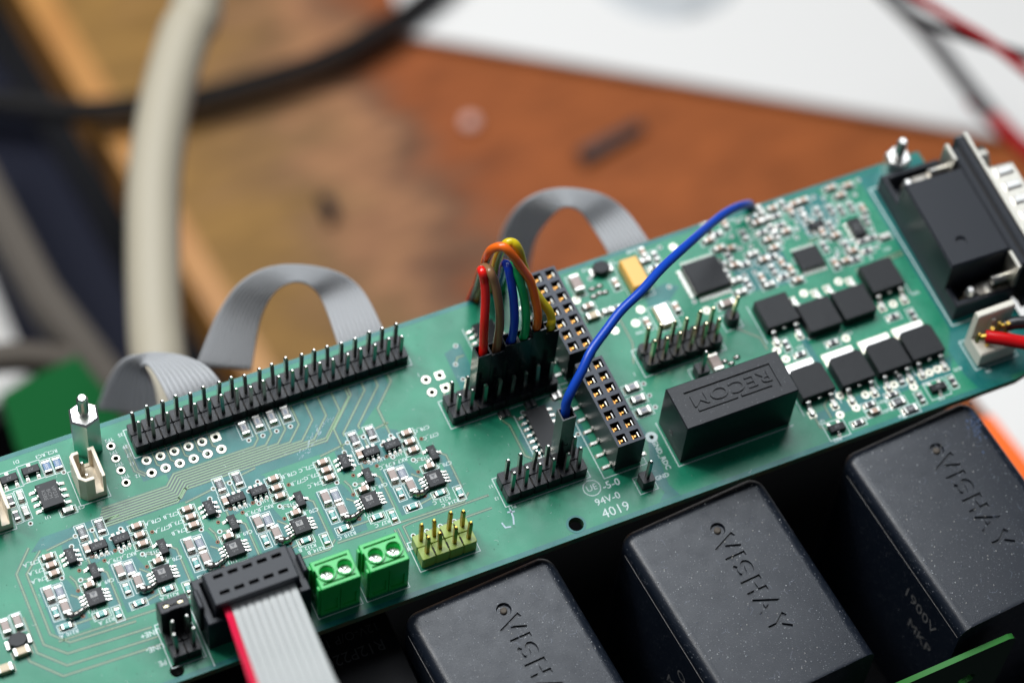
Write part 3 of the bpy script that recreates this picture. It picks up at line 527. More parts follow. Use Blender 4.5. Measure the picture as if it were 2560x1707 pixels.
# ------------------------------------------------------------------ square many-leg chip
b = MB(); b.prism([(-3.4, -3.4), (3.4, -3.4), (3.4, 3.4), (-3.4, 3.4)], .12, 1.45, 'chip', inset=.14); q = b.put('square_processor_chip', board, (106.75, -6.75, 0), label='flat square black chip with fine leads on all four sides')
g = gull(1.15, .2, .65); me = g.mesh('lead')
for s in range(4):
    for i in range(12):
        u = (i - 5.5) * .53; a = s * math.pi / 2; c, d = math.cos(a), math.sin(a); put('lead', me, q, (3.38 * c - u * d, 3.38 * d + u * c, 0), a)
# ------------------------------------------------------------------ round inductors, tantalum capacitor, crystal, shiny solder pads
for x, y in REST['ind']:
    b = MB(); b.prism([(1.75 * math.cos(k * math.pi / 4 + .39), 1.4 * math.sin(k * math.pi / 4 + .39)) for k in range(8)], .1, 1.5, 'chip', inset=.15); o = b.put('power_inductor', board, (x, y, 0))
    b = MB(); b.box(1.2, 2.2, -.8, .8, .02, .5, 'tin', .08); me = b.mesh('solder_end'); put('solder_end', me, o); put('solder_end', me, o, (0, 0, 0), math.pi)
b = MB(); b.box(-1.7, 1.7, -3.2, 3.2, .25, 2.7, 'tantal', .22); o = b.put('tantalum_capacitor', board, (94.4, -2.2, 0), label='orange yellow block capacitor')
b = MB(); b.box(-1.1, 1.1, 3.15, 3.7, .03, 1.2, 'tin', .05); me = b.mesh('solder_end'); put('solder_end', me, o); put('solder_end', me, o, (0, 0, 0), math.pi); sbox(92.2, 96.7, -6.4, 2.1)
b = MB(); b.box(-1.35, 1.35, -2.25, 2.25, .02, .7, 'ltan'); o = b.put('crystal_oscillator', board, (96.0, -11.6, 0), label='small flat can with pale metal lid')
b = MB(); b.box(-1.2, 1.2, -2.1, 2.1, .7, 1.2, 'steel', .12); b.put('metal_lid', o); sbox(93.9, 98.1, -14.3, -8.9)
for x, y in ((102.04, -24.07), (104.47, -24.11), (86.4, -1.4), (87.9, -1.3), (87.3, -2.7), (88.3, -2.9), (86.0, -3.0), (103.0, -24.9)):
    b = MB(); b.lathe([(.62, .02), (.55, .25), (.2, .42)], 'solder', 12, caps=True); b.put('solder_blob', board, (x, y, 0)).scale = (1.2, .8, 1)
# ------------------------------------------------------------------ pin headers
def pin_mesh(z0, z1, m, name='pin', w_=.32):
    b = MB(); t = w_ * .45
    vs = [(sx * w_, sy * w_, z0) for sx, sy in ((-1, -1), (1, -1), (1, 1), (-1, 1))] + [(sx * w_, sy * w_, z1 - .45) for sx, sy in ((-1, -1), (1, -1), (1, 1), (-1, 1))] + [(sx * t, sy * t, z1) for sx, sy in ((-1, -1), (1, -1), (1, 1), (-1, 1))]
    fs = [(i, (i + 1) % 4, 4 + (i + 1) % 4, 4 + i) for i in range(4)] + [(4 + i, 4 + (i + 1) % 4, 8 + (i + 1) % 4, 8 + i) for i in range(4)] + [(8, 9, 10, 11), (3, 2, 1, 0)]
    b.add(vs, fs, m); return b.mesh(name)
PIN = pin_mesh(-1.8, 8.45, 'pin'); PING = pin_mesh(-1.8, 8.6, 'goldpin'); PINY = pin_mesh(-1.8, 8.4, 'yellowpin')
def header(x0, y0, nx, ny, m='blk', pin=PIN, label=None, octo=False, bodyh=2.5, skip=(), tilt=0.0):
    """x0,y0 = back-left pin; rows go towards the viewer"""
    b = MB(); P = 2.54; h = P / 2
    for i in range(nx):
        for j in range(ny):
            cx, cy = i * P, -j * P; c = .55 if octo else .18; g = .07
            poly = [(-h + g + c, -h + g), (h - g - c, -h + g), (h - g, -h + g + c), (h - g, h - g - c), (h - g - c, h - g), (-h + g + c, h - g), (-h + g, h - g - c), (-h + g, -h + g + c)]
            b.prism([(cx + a, cy + d) for a, d in poly], .1, bodyh, m, inset=.07)
    b.box(-h + .25, (nx - 1) * P + h - .25, -(ny - 1) * P - h + .25, h - .25, .05, bodyh - .55, m)
    if not octo and nx > 1:
        for i in range(nx - 1):
            for j in range(ny): b.box(i * P + h - .17, i * P + h + .17, -j * P - .62, -j * P + .62, bodyh - .5, bodyh + .006, 'dark')
    o = b.put('pin_header', board, (x0, y0, 0))
    if label: o['label'] = label
    for i in range(nx):
        for j in range(ny):
            if (i, j) in skip: continue
            p = put('pin', pin, o, (i * P, -j * P, 0)); p.rotation_euler = (random.gauss(0, .02), random.gauss(0, .02) + tilt, random.uniform(-.15, .15)); p.location.z = random.uniform(-.14, .1)
    sbox(x0 - h - .35, x0 + (nx - 1) * P + h + .35, y0 - (ny - 1) * P - h - .35, y0 + h + .35, .16)
    return o
header(0, 0, 20, 2, label='long black two row pin header along the back edge')
header(89.16, -17.63, 6, 2, pin=PING, label='black two row header with gold tipped pins', octo=True)
header(55.47, -32.44, 6, 2, label='black two row header holding the single blue wire')
header(52.91, -14.70, 8, 2, label='black two row header under the coloured jumper wires')
header(37.03, -38.56, 4, 2, m='olive', pin=PINY, label='yellow green header with brassy pins', bodyh=3.0)
header(78.2, -41.4, 1, 1, label='single pin post near the front edge'); header(96.85, -25.0, 1, 1, label='single pin post behind the tall black module'); header(106.9, -16.9, 1, 1, pin=PING, label='single gold pin post', octo=True)
h = header(-7.8, -37.2, 2, 3, label='small black header at the front left with a jumper cap')
b = MB(); b.box(-1.35, 3.9, -1.25, 1.25, 2.6, 8.9, 'blk', .2); me = b.mesh('jumper_cap')
c1 = MB(); c1.box(-.5, .4, -.4, .4, 6, 10, 'blk'); c2 = MB(); c2.box(2.1, 3.0, -.4, .4, 6, 10, 'blk'); c3 = MB(); c3.box(.4, 2.1, -.35, -.05, 6.5, 10, 'blk'); c4 = MB(); c4.box(.2, 2.3, -1.5, -.95, 3.4, 10, 'blk')
me = bool_cut(me, [c1.mesh('c'), c2.mesh('c'), c3.mesh('c'), c4.mesh('c')]); cap = put('shorting_jumper', me, None, (-7.8, -37.2, 0), label='black jumper cap on the small header beside the ribbon plug', category='jumper cap')
b = MB(); b.box(-.3, 2.84, -.12, .12, 8.2, 8.75, 'goldpin'); b.put('contact_bar', cap)
# ------------------------------------------------------------------ two-row sockets with gold contacts
def socket(x0, y0, n, label):
    P = 2.54; b = MB(); xs = []; A, B_ = -P / 2 - .05, P * 1.5 + .05; yb, yf = P / 2 + .1, -(n - 1) * P - P / 2 - .1; z = 8.5; dz = 3.2; hw = .85
    b.box(A, B_, yf, yb, .3, z - dz, 'blk')
    gx = [A, -hw, hw, P - hw, P + hw, B_]; gy = [yb]
    for k in range(n): gy += [-k * P + hw, -k * P - hw]
    gy.append(yf)
    for i in range(5):
        for j in range(len(gy) - 1):
            x_0, x_1, y_1, y_0 = gx[i], gx[i + 1], gy[j], gy[j + 1]
            if i in (1, 3) and j % 2 == 1:
                v = [(x_0, y_0), (x_1, y_0), (x_1, y_1), (x_0, y_1)]; vs = [(*p, z) for p in v] + [(*p, z - dz + .01) for p in v]
                b.add(vs, [(0, 4, 5, 1), (1, 5, 6, 2), (2, 6, 7, 3), (3, 7, 4, 0)], 'blk'); b.add(vs[4:], [(0, 1, 2, 3)], 'dark')
            else: b.add([(x_0, y_0, z), (x_1, y_0, z), (x_1, y_1, z), (x_0, y_1, z)], [(0, 1, 2, 3)], 'sock')  # top faces coloured lighter to carry the sheen of the light
    b.add([(A, yf, z - dz), (B_, yf, z - dz), (B_, yb, z - dz), (A, yb, z - dz), (A, yf, z), (B_, yf, z), (B_, yb, z), (A, yb, z)], [(0, 1, 5, 4), (1, 2, 6, 5), (2, 3, 7, 6), (3, 0, 4, 7)], 'blk')
    for k in range(3): b.strip([(P / 2 - .45, -(2.5 + 2 * k - 1) * P), (P / 2 + .45, -(2.5 + 2 * k - 1) * P)], .05, z + .004, 'dark')
    o = b.put('socket_strip', board, (x0, y0, 0), label=label)
    c = MB(); c.box(-.3, .3, -.28, .28, z - dz, z - .75, 'gold', .14); c.box(-.42, -.3, -.5, .5, z - dz, z - 1.0, 'gold'); c.box(.5, .62, -.5, .5, z - dz, z - .5, 'tin'); cm = c.mesh('contact')
    g = gull(1.5, .5, 1.0, .2); g.mats = ['pin', 'spad', 'spad'][:len(g.mats)]; g = g.mesh('lead')
    for i in range(2):
        for k in range(n): put('contact', cm, o, (i * P, -k * P, 0))
    for k in range(n): put('lead', g, o, (A + .05, -k * P, 0), math.pi); put('lead', g, o, (B_ - .05, -k * P, 0), 0)
    sbox(x0 - 3.3, x0 + P + 2.2, y0 + yf - .5, y0 + yb + .5, .16)
socket(75.32, -20.69, 7, 'front black socket strip with gold contacts'); socket(75.32, -0.51, 7, 'rear black socket strip with gold contacts')
# ------------------------------------------------------------------ tall black converter module with raised lettering
b = MB(); b.box(-10.75, 10.75, -4.35, 4.35, 0.0, 11.3, 'blk', .16); me = b.mesh('converter_module')
def frame_cut(x0, x1, y0, y1, wd, z0, z1):
    r = []
    for q in ((x0, x1, y0, y0 + wd), (x0, x1, y1 - wd, y1), (x0, x0 + wd, y0 + wd, y1 - wd), (x1 - wd, x1, y0 + wd, y1 - wd)): k = MB(); k.box(*q, z0, z1, 'blk'); r.append(k.mesh('c'))
    return r
k = MB(); k.box(-8.3, 8.3, -2.5, 2.5, 11.0, 12, 'blk'); me = bool_cut(me, [k.mesh('c')]); me.materials.clear(); me.materials.append(MT['blk'])
mod = put('converter_module', me, board, (96.35, -35.5, 0), label='tall black rectangular module with raised lettering on top')
tm = text_mesh('RECOM', 4.1, .11, .0); tm.materials.clear(); tm.materials.append(MT['blk']); t = put('raised_lettering', tm, mod, (0, .55, 11.13), math.pi); t.scale = (1.12, .82, 1)
b = MB(); b.box(-7.2, 0.3, -1.75, -1.3, 11.0, 11.24, 'blk', .05); b.box(1.0, 6.9, -1.75, -1.3, 11.0, 11.24, 'blk', .05); b.put('raised_bar', mod)
b = MB(); b.ring(0, 0, .32, .62, 0, .05, 'laser', 18); d = b.put('side_dimple', mod, (-10.78, .1, 3.2)); d.rotation_euler = (0, -math.pi / 2, 0)
SILK.strip([(107.5, -40.2), (107.5, -40.5), (85.1, -40.5), (85.1, -31.0)], .17, .03, 'silk')
# ------------------------------------------------------------------ cream two-pin connectors
def jst(x, y, label):
    b = MB(); W2, L0, L1, H = 2.25, -3.1, 3.1, 6.6
    outer = [(-W2, L0 + 1.0), (-W2 + 1.0, L0), (W2, L0), (W2, L1), (-W2 + .6, L1), (-W2, L1 - .6)]
    b.prism(outer, 0, H, 'cream', inset=.08); me = b.mesh('c')
    c = MB(); c.prism([(-W2 + .6, L0 + 1.15), (-W2 + 1.15, L0 + .6), (W2 - .6, L0 + .6), (W2 - .6, L1 - .6), (-W2 + .8, L1 - .6), (-W2 + .6, L1 - .9)], 1.4, 9, 'cream')
    d = MB(); d.box(.3, 1.7, L0 - 1, L0 + .8, 1.6, 9, 'cream'); e = MB(); e.box(-.6, 1.1, L1 - .8, L1 + 1, 1.6, 9, 'cream')
    me = bool_cut(me, [c.mesh('c'), d.mesh('c'), e.mesh('c')]); me.materials.clear(); me.materials.append(MT['cream'])
    o = put('wire_connector', me, board, (x, y, 0), label=label)
    for yy in (-1.25, 1.25): put('pin', pin_mesh(.5, 5.6, 'tin'), o, (-.5, yy, 0))
    sbox(x - 2.6, x + 2.6, y - 3.5, y + 3.4, .14)
jst(-10.6, -6.1, 'cream two pin connector in front of the left standoff'); jst(-27.3, -6.2, 'cream two pin connector cut by the left border')
# ------------------------------------------------------------------ hexagonal standoffs with threaded studs
def standoff(x, y, r, h, stud, label):
    b = MB(); b.lathe([(r, 0), (r, h - .35), (r * .86, h)], 'steel', 6, smooth=False); o = b.put('hex_standoff', board, (x, y, 0), .35, label=label)
    s = MB(); pr = [(.55, h), (.55, h + .9)]; z = h + .9
    while z < h + stud - .5: pr += [(.98, z), (.86, z + .2)]; z += .4
    pr += [(.85, h + stud - .3), (.6, h + stud)]; s.lathe(pr, 'steel', 18); s.put('threaded_stud', o)
standoff(-8.35, 1.1, 2.75, 10.8, 5.2, 'shiny hexagonal standoff beside the cream connector'); standoff(150.4, 1.9, 2.5, 5.0, 4.8, 'shiny hexagonal standoff beside the grey metal connector')
# ------------------------------------------------------------------ green screw terminals
def terminal(x, label):
    W_, y0, y1, H = 7.0, -44.15, -38.7, 9.3; b = MB(); cy = (y0 + y1) / 2
    b.box(0, W_, y0, y1, 0, H, 'green', .12); b.box(-.45, 0.02, y0 + .3, y0 + 1.1, 0, H - .5, 'green', .08); b.box(-.45, 0.02, y1 - 1.1, y1 - .3, 0, H - .5, 'green', .08); me = b.mesh('c'); cut = []
    for cx in (1.95, 5.15): k = MB(); k.lathe([(1.3, 6.4), (1.3, 12)], 'green', 24, cx=cx, cy=-41.5); cut.append(k.mesh('c'))
    for q in ((.6, 6.4, y1 - .95, y1 - .6, 8.3, 12), (.6, 6.4, y0 + .6, y0 + .95, 8.3, 12), (-.1, .35, -41.8, -40.4, 3, 12), (.6, 3.0, y0 - .5, y0 + .35, .9, 4.6), (3.9, 6.3, y0 - .5, y0 + .35, .9, 4.6), (3.35, 3.55, y0 - .5, y0 + .2, 0, 7.5)): k = MB(); k.box(*q, 'green'); cut.append(k.mesh('c'))
    me = bool_cut(me, cut); me.materials.clear(); me.materials.append(MT['green']); o = put('screw_terminal', me, board, (x, 0, 0), label=label)
    for cx in (1.95, 5.15):
        r = MB(); r.ring(0, 0, 1.3, 1.6, 0, .38, 'green', 24); r.put('screw_well_rim', o, (cx, -41.5, H - .02))
        s = MB(); s.lathe([(1.24, 5.6), (1.24, 7.7), (1.05, 8.0)], 'steel', 24, cx=0, cy=0); sm = s.mesh('c')
        k = MB(); k.box(-.85, .85, -.16, .16, 7.5, 9, 'steel'); k2 = MB(); k2.box(-.16, .16, -.85, .85, 7.5, 9, 'steel')
        sm = bool_cut(sm, [k.mesh('c'), k2.mesh('c')]); sm.materials.clear(); sm.materials.append(MT['steel']); put('screw', sm, o, (cx, -41.5, 0), random.uniform(0, 1.5))
terminal(16.7, 'left green two way screw terminal'); terminal(25.4, 'right green two way screw terminal')
sbox(16.2, 24.0, -44.55, -38.4, .16); sbox(24.9, 32.5, -44.6, -38.3, .16)
# ------------------------------------------------------------------ box header and the ribbon plug in it
b = MB(); b.box(-2.6, 15.4, -43.0, -34.2, 0, 8.6, 'idc', .2); me = b.mesh('c'); k = MB(); k.box(-1.4, 14.2, -42.1, -35.1, 1.5, 12, 'idc'); k2 = MB(); k2.box(4.4, 8.6, -44, -41.8, 1.5, 12, 'idc')
me = bool_cut(me, [k.mesh('c'), k2.mesh('c')]); me.materials.clear(); me.materials.append(MT['idc']); bh = put('box_header', me, board, label='black shrouded box header under the ribbon plug')
for x in (-3.1, 15.1):
    l = MB(); l.box(x, x + .9, -40.2, -36.6, 2, 9.9, 'idc', .25); l.put('latch', bh)
SILK.strip([(-2.9, -33.8), (-2.9, -46.2)], .2, .03, 'silk')
plug = thing('ribbon_plug_cable', 'black ribbon plug with grey red edged ribbon running down to the bottom border', 'ribbon cable', (6.4, -38.7, 0))
b = MB(); b.box(-7.3, 7.4, -3.15, 3.2, 5.2, 12.2, 'idc', .22); me = b.mesh('c'); cut = []
for i in range(5):
    for yy in (-1.25, 1.85): k = MB(); k.box(-4.95 + 2.54 * i - .86, -4.95 + 2.54 * i + .86, yy - .36, yy + .36, 10.6, 13, 'idc'); cut.append(k.mesh('c'))
k = MB(); k.box(-6.6, 6.6, -4, -2.4, 9.2, 10.5, 'idc'); cut.append(k.mesh('c'))
me = bool_cut(me, cut); me.materials.clear(); me.materials.append(MT['idc']); put('plug_housing', me, plug)
def ribbon(name, C1, C2, nw, m, parent, amp=.33, th=.25, n=12, edge=None):
    """ruled ribbon between two edge curves, ridged like parallel conductors"""
    A = spline(C1, n); B = spline(C2, n); seg = 6; per = nw * seg; N_ = len(A)
    top = []; bot = []
    for i in range(N_):
        t = (A[min(i + 1, N_ - 1)] + B[min(i + 1, N_ - 1)] - A[max(i - 1, 0)] - B[max(i - 1, 0)]).normalized(); wv = B[i] - A[i]; nn = t.cross(wv).normalized()
        for j in range(per + 1):
            u = j / per; hgt = th + amp * abs(math.sin(math.pi * nw * u)) ** .6; p = A[i] + wv * u; top.append(p + nn * hgt / 2); bot.append(p - nn * hgt / 2)
    def build(j0, j1, mm, nm):
        q = MB(); vs = []; w_ = j1 - j0 + 1
        for i in range(N_): vs += top[i * (per + 1) + j0: i * (per + 1) + j1 + 1]
        for i in range(N_): vs += bot[i * (per + 1) + j0: i * (per + 1) + j1 + 1]
        o = N_ * w_; fs = []
        for i in range(N_ - 1):
            for j in range(w_ - 1): a = i * w_ + j; fs += [(a, a + 1, a + w_ + 1, a + w_), (o + a, o + a + w_, o + a + w_ + 1, o + a + 1)]
            a = i * w_; fs.append((a, a + w_, o + a + w_, o + a)); a = i * w_ + w_ - 1; fs.append((a, o + a, o + a + w_, a + w_))
        for i in (0, N_ - 1):
            for j in range(w_ - 1): a = i * w_ + j; fs.append((a, o + a, o + a + 1, a + 1))
        q.add(vs, fs, mm, True); return q.put(nm, parent)
    for c in range(nw): build(c * seg, (c + 1) * seg, edge if (edge and c == 0) else m, 'ribbon_conductor')
y = -2.6
ribbon('ribbon', [(-6.0, y, 9.9), (-6.1, -5.2, 10.6), (-6.9, -9.6, 14.4), (-8.0, -15.5, 20), (-9.2, -21.6, 26.4), (-10.2, -27, 31.4), (-11.2, -33, 37), (-13.4, -48, 47), (-16, -70, 52), (-19, -100, 48)], [(6.7, y, 9.9), (6.5, -5.4, 10.6), (5.7, -10.2, 14.4), (4.5, -17.0, 20), (3.2, -24.4, 26.4), (2.2, -30.8, 31.4), (1.2, -37, 37), (-1, -52, 47), (-3.6, -74, 52), (-6.6, -104, 48)], 10, 'ribbon2', plug, edge='redstripe')
# ------------------------------------------------------------------ grey ribbon loops behind the board
def loop(label, C1, C2):
    t = thing('ribbon_loop', label, 'ribbon cable', C1[0], group=None); q = Vector(C1[0])
    ribbon('ribbon', [Vector(p) - q for p in C1], [Vector(p) - q for p in C2], 10, 'ribbon', t, amp=.7, th=.2)
loop('grey flat ribbon cable looping high behind the long pin header', [(19.3, 23.9, -24), (26.1, 29.4, -17), (31.1, 29.7, -10), (37.1, 27.8, -6), (45.5, 23.6, -6), (50.0, 19.8, -9), (50.8, 11.2, -10), (50.6, 5.3, -12)], [(28.4, 19.1, -24), (32.2, 24.3, -17), (35.2, 24.8, -10), (38.3, 23.3, -6), (40.7, 21.7, -6), (42.5, 19.2, -9), (41.9, 10.6, -10), (41.4, 6.5, -12)])
loop('grey flat ribbon cable in a low arch behind the left standoff', [(2.7, 35.9, -48), (4.8, 33.0, -34), (6.4, 27.5, -20), (9.3, 22.4, -12), (14.3, 18.6, -10), (17.7, 14.5, -9), (19.1, 10.5, -9), (19.9, 7.5, -12)], [(13.5, 30.4, -48), (12.2, 27.3, -34), (9.8, 22.0, -20), (7.9, 19.8, -12), (8.4, 18.8, -10), (8.9, 15.6, -9), (9.2, 10.4, -9), (9.3, 7.7, -12)])
loop('grey flat ribbon cable arching behind the coloured jumper wires', [(87.7, 37.8, -44), (87.1, 34.6, -28), (87.3, 28.5, -12), (91.6, 25.1, -6), (98.8, 21.2, -6), (103.0, 17.8, -9), (104.5, 10.7, -10), (105.3, 6.5, -12)], [(92.5, 32.5, -44), (91.3, 29.1, -28), (90.3, 23.0, -12), (91.5, 20.6, -6), (93.7, 18.9, -6), (95.6, 16.1, -9), (96.3, 10.9, -10), (96.3, 8.0, -12)])
# ------------------------------------------------------------------ jumper wires
def housing(parent, z0, z1, w_=1.24):
    b = MB(); o_ = w_; i_ = w_ - .24
    v = lambda r, z: [(-r, -r, z), (r, -r, z), (r, r, z), (-r, r, z)]
    vs = v(o_, z0) + v(o_, z1) + v(i_, z1) + v(i_, z1 - 6)
    b.add(vs, [(i, (i + 1) % 4, 4 + (i + 1) % 4, 4 + i) for i in range(4)] + [(4 + i, 4 + (i + 1) % 4, 8 + (i + 1) % 4, 8 + i) for i in range(4)] + [(8 + i, 8 + (i + 1) % 4, 12 + (i + 1) % 4, 12 + i) for i in range(4)] + [(12, 13, 14, 15), (3, 2, 1, 0)], 'blkg')
    b.box(-.5, .5, -o_ - .02, -o_ + .05, z0 + 5.2, z0 + 5.6, 'dark'); b.put('plug_housing', parent)
X_ = 52.91 + 2.54 * 2
WIRES = [
 ('red', 'wred', [(0, 0, 9), (0.2, 0, 13.899999999999999), (0.51, 0.8, 16.5), (0.91, 2.0, 21), (1.61, 3.7, 25), (1.91, 5.2, 28), (1.81, 6.4, 30), (3.01, 9.3, 25), (6.11, 15.9, 10), (7.91, 21.2, -4)], 16.4, ''),
 ('brown', 'wbrown', [(0, 0, 9), (0.19, 0, 13.3), (0.47, 0.4, 16), (0.97, 1.2, 19.5), (1.07, 2.4, 24), (0.87, 4.2, 28), (0.47, 6.0, 30), (1.17, 9.3, 26), (4.87, 16.9, 10), (6.97, 21.7, -5)], 15.8, ''),
 ('blue', 'wblue', [(0, 0, 9), (0.13, 0, 14.7), (0.33, -0.2, 17), (0.83, 0.6, 20.5), (1.13, 2.3, 24.5), (1.13, 4.0, 28), (1.13, 5.6, 30), (1.63, 7.7, 27.5), (4.63, 13.6, 14), (7.63, 20.7, -3)], 17.2, ''),
 ('green', 'wgreen', [(0, 0, 9), (0.04, 0, 14.5), (0.09, -0.3, 17), (0.39, 0.4, 20.5), (0.49, 1.9, 24), (0.09, 3.3, 27.5), (-0.31, 4.9, 29.5), (0.29, 7.1, 27.8), (3.09, 13.1, 15), (6.29, 20.3, -3)], 17.0, ''),
 ('orange', 'worange', [(0, 0, 9), (-0.1, 0, 16.1), (-0.25, -0.3, 18.5), (-0.05, 0.3, 21), (-0.25, 1.6, 24), (-0.75, 3.1, 27.5), (-2.05, 4.3, 30.5), (-3.45, 5.3, 33.5), (-4.75, 6.6, 35), (-6.05, 8.0, 33), (-6.05, 9.6, 28), (-4.45, 13.1, 18), (-1.55, 20.1, -3)], 18.6, ''),
 ('yellow', 'wyellow', [(0, 0, 9), (0.0, 0, 14.3), (0.01, -0.3, 17), (0.21, 0.3, 18), (-0.09, 1.1, 19.5), (-1.19, 2.5, 21.5), (-2.29, 4.3, 24), (-3.59, 5.5, 29), (-4.39, 6.2, 33), (-5.19, 7.1, 34.4), (-6.19, 7.9, 33.4), (-5.49, 11.1, 25), (-2.59, 17.3, 8), (-1.09, 21.3, -4)], 16.8, ''),
]
for i, (nm, m, P, zt, pos) in enumerate(WIRES):
    t = thing('jumper_wire', '%s jumper wire with black plug housing%s' % (nm, ', arching over the bundle' if nm in ('orange', 'yellow') else ' in the row of coloured wires'), 'jumper wire', (X_ + 2.54 * i, -14.7, 0), group='coloured jumper wires plugged in a row')
    housing(t, 2.6, zt - .9); b = MB(); b.tube(spline(P, 10), .78, m, 14); b.put('wire', t)
t = thing('jumper_wire', 'long blue wire curving from its own tall black plug to the back edge', 'jumper wire', (65.63, -32.44, 0)); housing(t, 3.4, 17.6, 1.26)
P = [(65.63, -32.44, 10), (65.6, -32.1, 16.5), (65.9, -31.4, 19), (67.0, -30.6, 21), (69.5, -28.9, 23.3), (72.2, -26.7, 25), (76.1, -24.3, 26), (79.7, -22.1, 26.5), (84.8, -19.6, 26.3), (90.8, -15.6, 24.4), (99.5, -10.0, 20), (107.5, -4.1, 13.6), (111.5, -1.4, 10.6), (115.4, .9, 7.5), (118.6, 2.6, 4.6), (121.0, 4.1, 1.5), (122.4, 5.8, -2.8), (122.8, 6.8, -9), (122.8, 7, -16)]
b = MB(); b.tube([Vector(p) - Vector((65.63, -32.44, 0)) for p in spline(P, 10)], .82, 'wsilblue', 16); b.put('wire', t); b = MB(); b.tube([Vector(p) - Vector((65.63, -32.44, 0)) for p in spline(P[-4:], 8)], .92, 'wblack', 14); b.put('black_sleeve', t)
# ------------------------------------------------------------------ nine-pin D connector at the right end
b = MB(); b.box(145.0, 157, -31.5, -.6, 0, 4.4, 'idc', .25); me = b.mesh('c'); cut = []
for q in ((145.9, 158, -7.2, -1.6, 1.2, 9), (145.9, 158, -30.4, -26.9, 1.2, 9)): k = MB(); k.box(*q, 'idc'); cut.append(k.mesh('c'))
me = bool_cut(me, cut); me.materials.clear(); me.materials.append(MT['idc']); ds = put('d_connector', me, board, label='black and metal nine pin D connector at the right end')
b = MB(); b.box(144.95, 157.2, -27.0, -7.7, .3, 11.0, 'idc', .35); k = MB(); k.lathe([(1.0, 10.4), (1.3, 12)], 'idc', 16, cx=149.2, cy=-22.4); me = bool_cut(b.mesh('c'), [k.mesh('c')]); me.materials.clear(); me.materials.append(MT['idc']); put('connector_body', me, ds)
b = MB(); b.box(156.6, 158.2, -31, -3.6, .3, 11.4, 'idc', .25); b.box(158.5, 160.3, -33.2, -1.6, -.3, 11.6, 'idc', .3); b.box(158.1, 158.6, -31.5, -3.5, 0, 11.2, 'dark'); b.put('flange', ds)
b = MB(); b.box(160.32, 161.0, -33.4, -1.4, -.4, 11.8, 'shell', .1); b.put('metal_face_plate', ds)
b = MB(); b.prism([(161.0, -26.4), (167.2, -26.0), (167.2, -8.6), (161.0, -8.2)], 1.4, 9.8, 'shell', inset=.9); sh = b.put('metal_shell', ds)
b = MB(); b.box(162.9, 166.1, -.8, .8, 9.7, 10.3, 'steel', .25); me = b.mesh('grip_bump')
for k in range(5): put('grip_bump', me, sh, (0, -10.6 - 3.3 * k, 0))
for y in (-4.4, -29.6):
    b = MB(); b.box(156.0, 156.7, y - 2.0, y + 2.0, 5.5, 11.6, 'shell', .15); b.box(150.0, 156.2, y - 1.3, y + 1.3, 4.3, 4.8, 'jackm', .15); b.box(147.6, 150.2, y - .5, y + .5, 4.0, 4.7, 'jackm', .15); b.put('metal_bracket', ds)
    b = MB(); b.tube([(152.6, y, 6.6), (156, y, 6.6)], .85, 'tin', 14); b.put('jack_screw', ds); b = MB(); b.lathe([(.9, 1.2), (.9, 5.4), (.5, 5.8)], 'steel', 14, cx=148.6, cy=y); b.put('solder_post', ds)
    b = MB(); b.tube([(161.0, y, 5.8), (164.6, y, 5.8)], 2.4, 'shell', 6); b.put('hex_nut', ds)
b = MB(); b.lathe([(.45, .6), (.45, 2.6), (.2, 3.0)], 'tin', 10, cx=147.6, cy=-5.4); b.lathe([(.45, .6), (.45, 2.2), (.2, 2.6)], 'goldpin', 10, cx=147.6, cy=-28.9); b.lathe([(.45, .6), (.45, 2.2), (.2, 2.6)], 'goldpin', 10, cx=149.4, cy=-28.2); b.put('pin_tips', ds)
ds.rotation_euler.z = R_(-1.5); ds.location = Vector((148, -16, 0)) - Matrix.Rotation(R_(-1.5), 3, 'Z') @ Vector((148, -16, 0))
sbox(144.3, 157, -32.4, -.2, .22)
# ------------------------------------------------------------------ white two-pin power connector and its wires
b = MB(); b.box(144.2, 151.8, -41.8, -37.9, 0, 3.6, 'wnylon', .25); b.box(144.2, 151.8, -37.9, -36.6, 0, 10.6, 'wnylon', .2); b.box(147.0, 147.8, -38.6, -37.85, 3.4, 9.0, 'wnylon')
me = b.mesh('c'); wc = put('power_connector', me, board, label='white two pin connector with upright back plate')
for x in (146.2, 149.4): b = MB(); b.tube([(x, -40.2, 3.2), (x, -40.2, 7.0), (x, -40.0, 9.0)], .42, 'yellowpin', 8); b.put('pin', wc)
b = MB(); b.box(-.9, .9, -.25, .25, -1.4, 1.8, 'yellowpin', .1); cr = b.mesh('c')
sbox(143.7, 152.2, -42.3, -36.1, .18)
for nm, m, P in (('red', 'wredsil', [(144.6, -40.6, 8), (147.2, -42.2, 8.1), (150.5, -44.3, 8), (156, -47.9, 8), (164, -53, 8), (172, -58, 8)]), ('black', 'wblack', [(149.4, -39.6, 7.5), (151.2, -40.2, 8.2), (154.6, -41.8, 8.6), (160, -45, 9), (172, -52, 8)])):
    t = thing('power_wire', '%s insulated wire leaving the white two pin connector' % nm, 'wire', P[0]); q = Vector(P[0]); P = [Vector(p) - q for p in P]
    b = MB(); b.tube(spline(P, 10), 1.22 if nm == 'red' else 1.2, m, 16); b.put('insulation', t); b = MB(); b.tube([(-1.1, .5, -.3), (-.4, .1, 0), (.8, -.4, .4)], .55, 'yellowpin', 8); b.box(-1.6, -1.1, -.1, .5, -1.3, 1.4, 'yellowpin', .08); b.put('crimp', t)
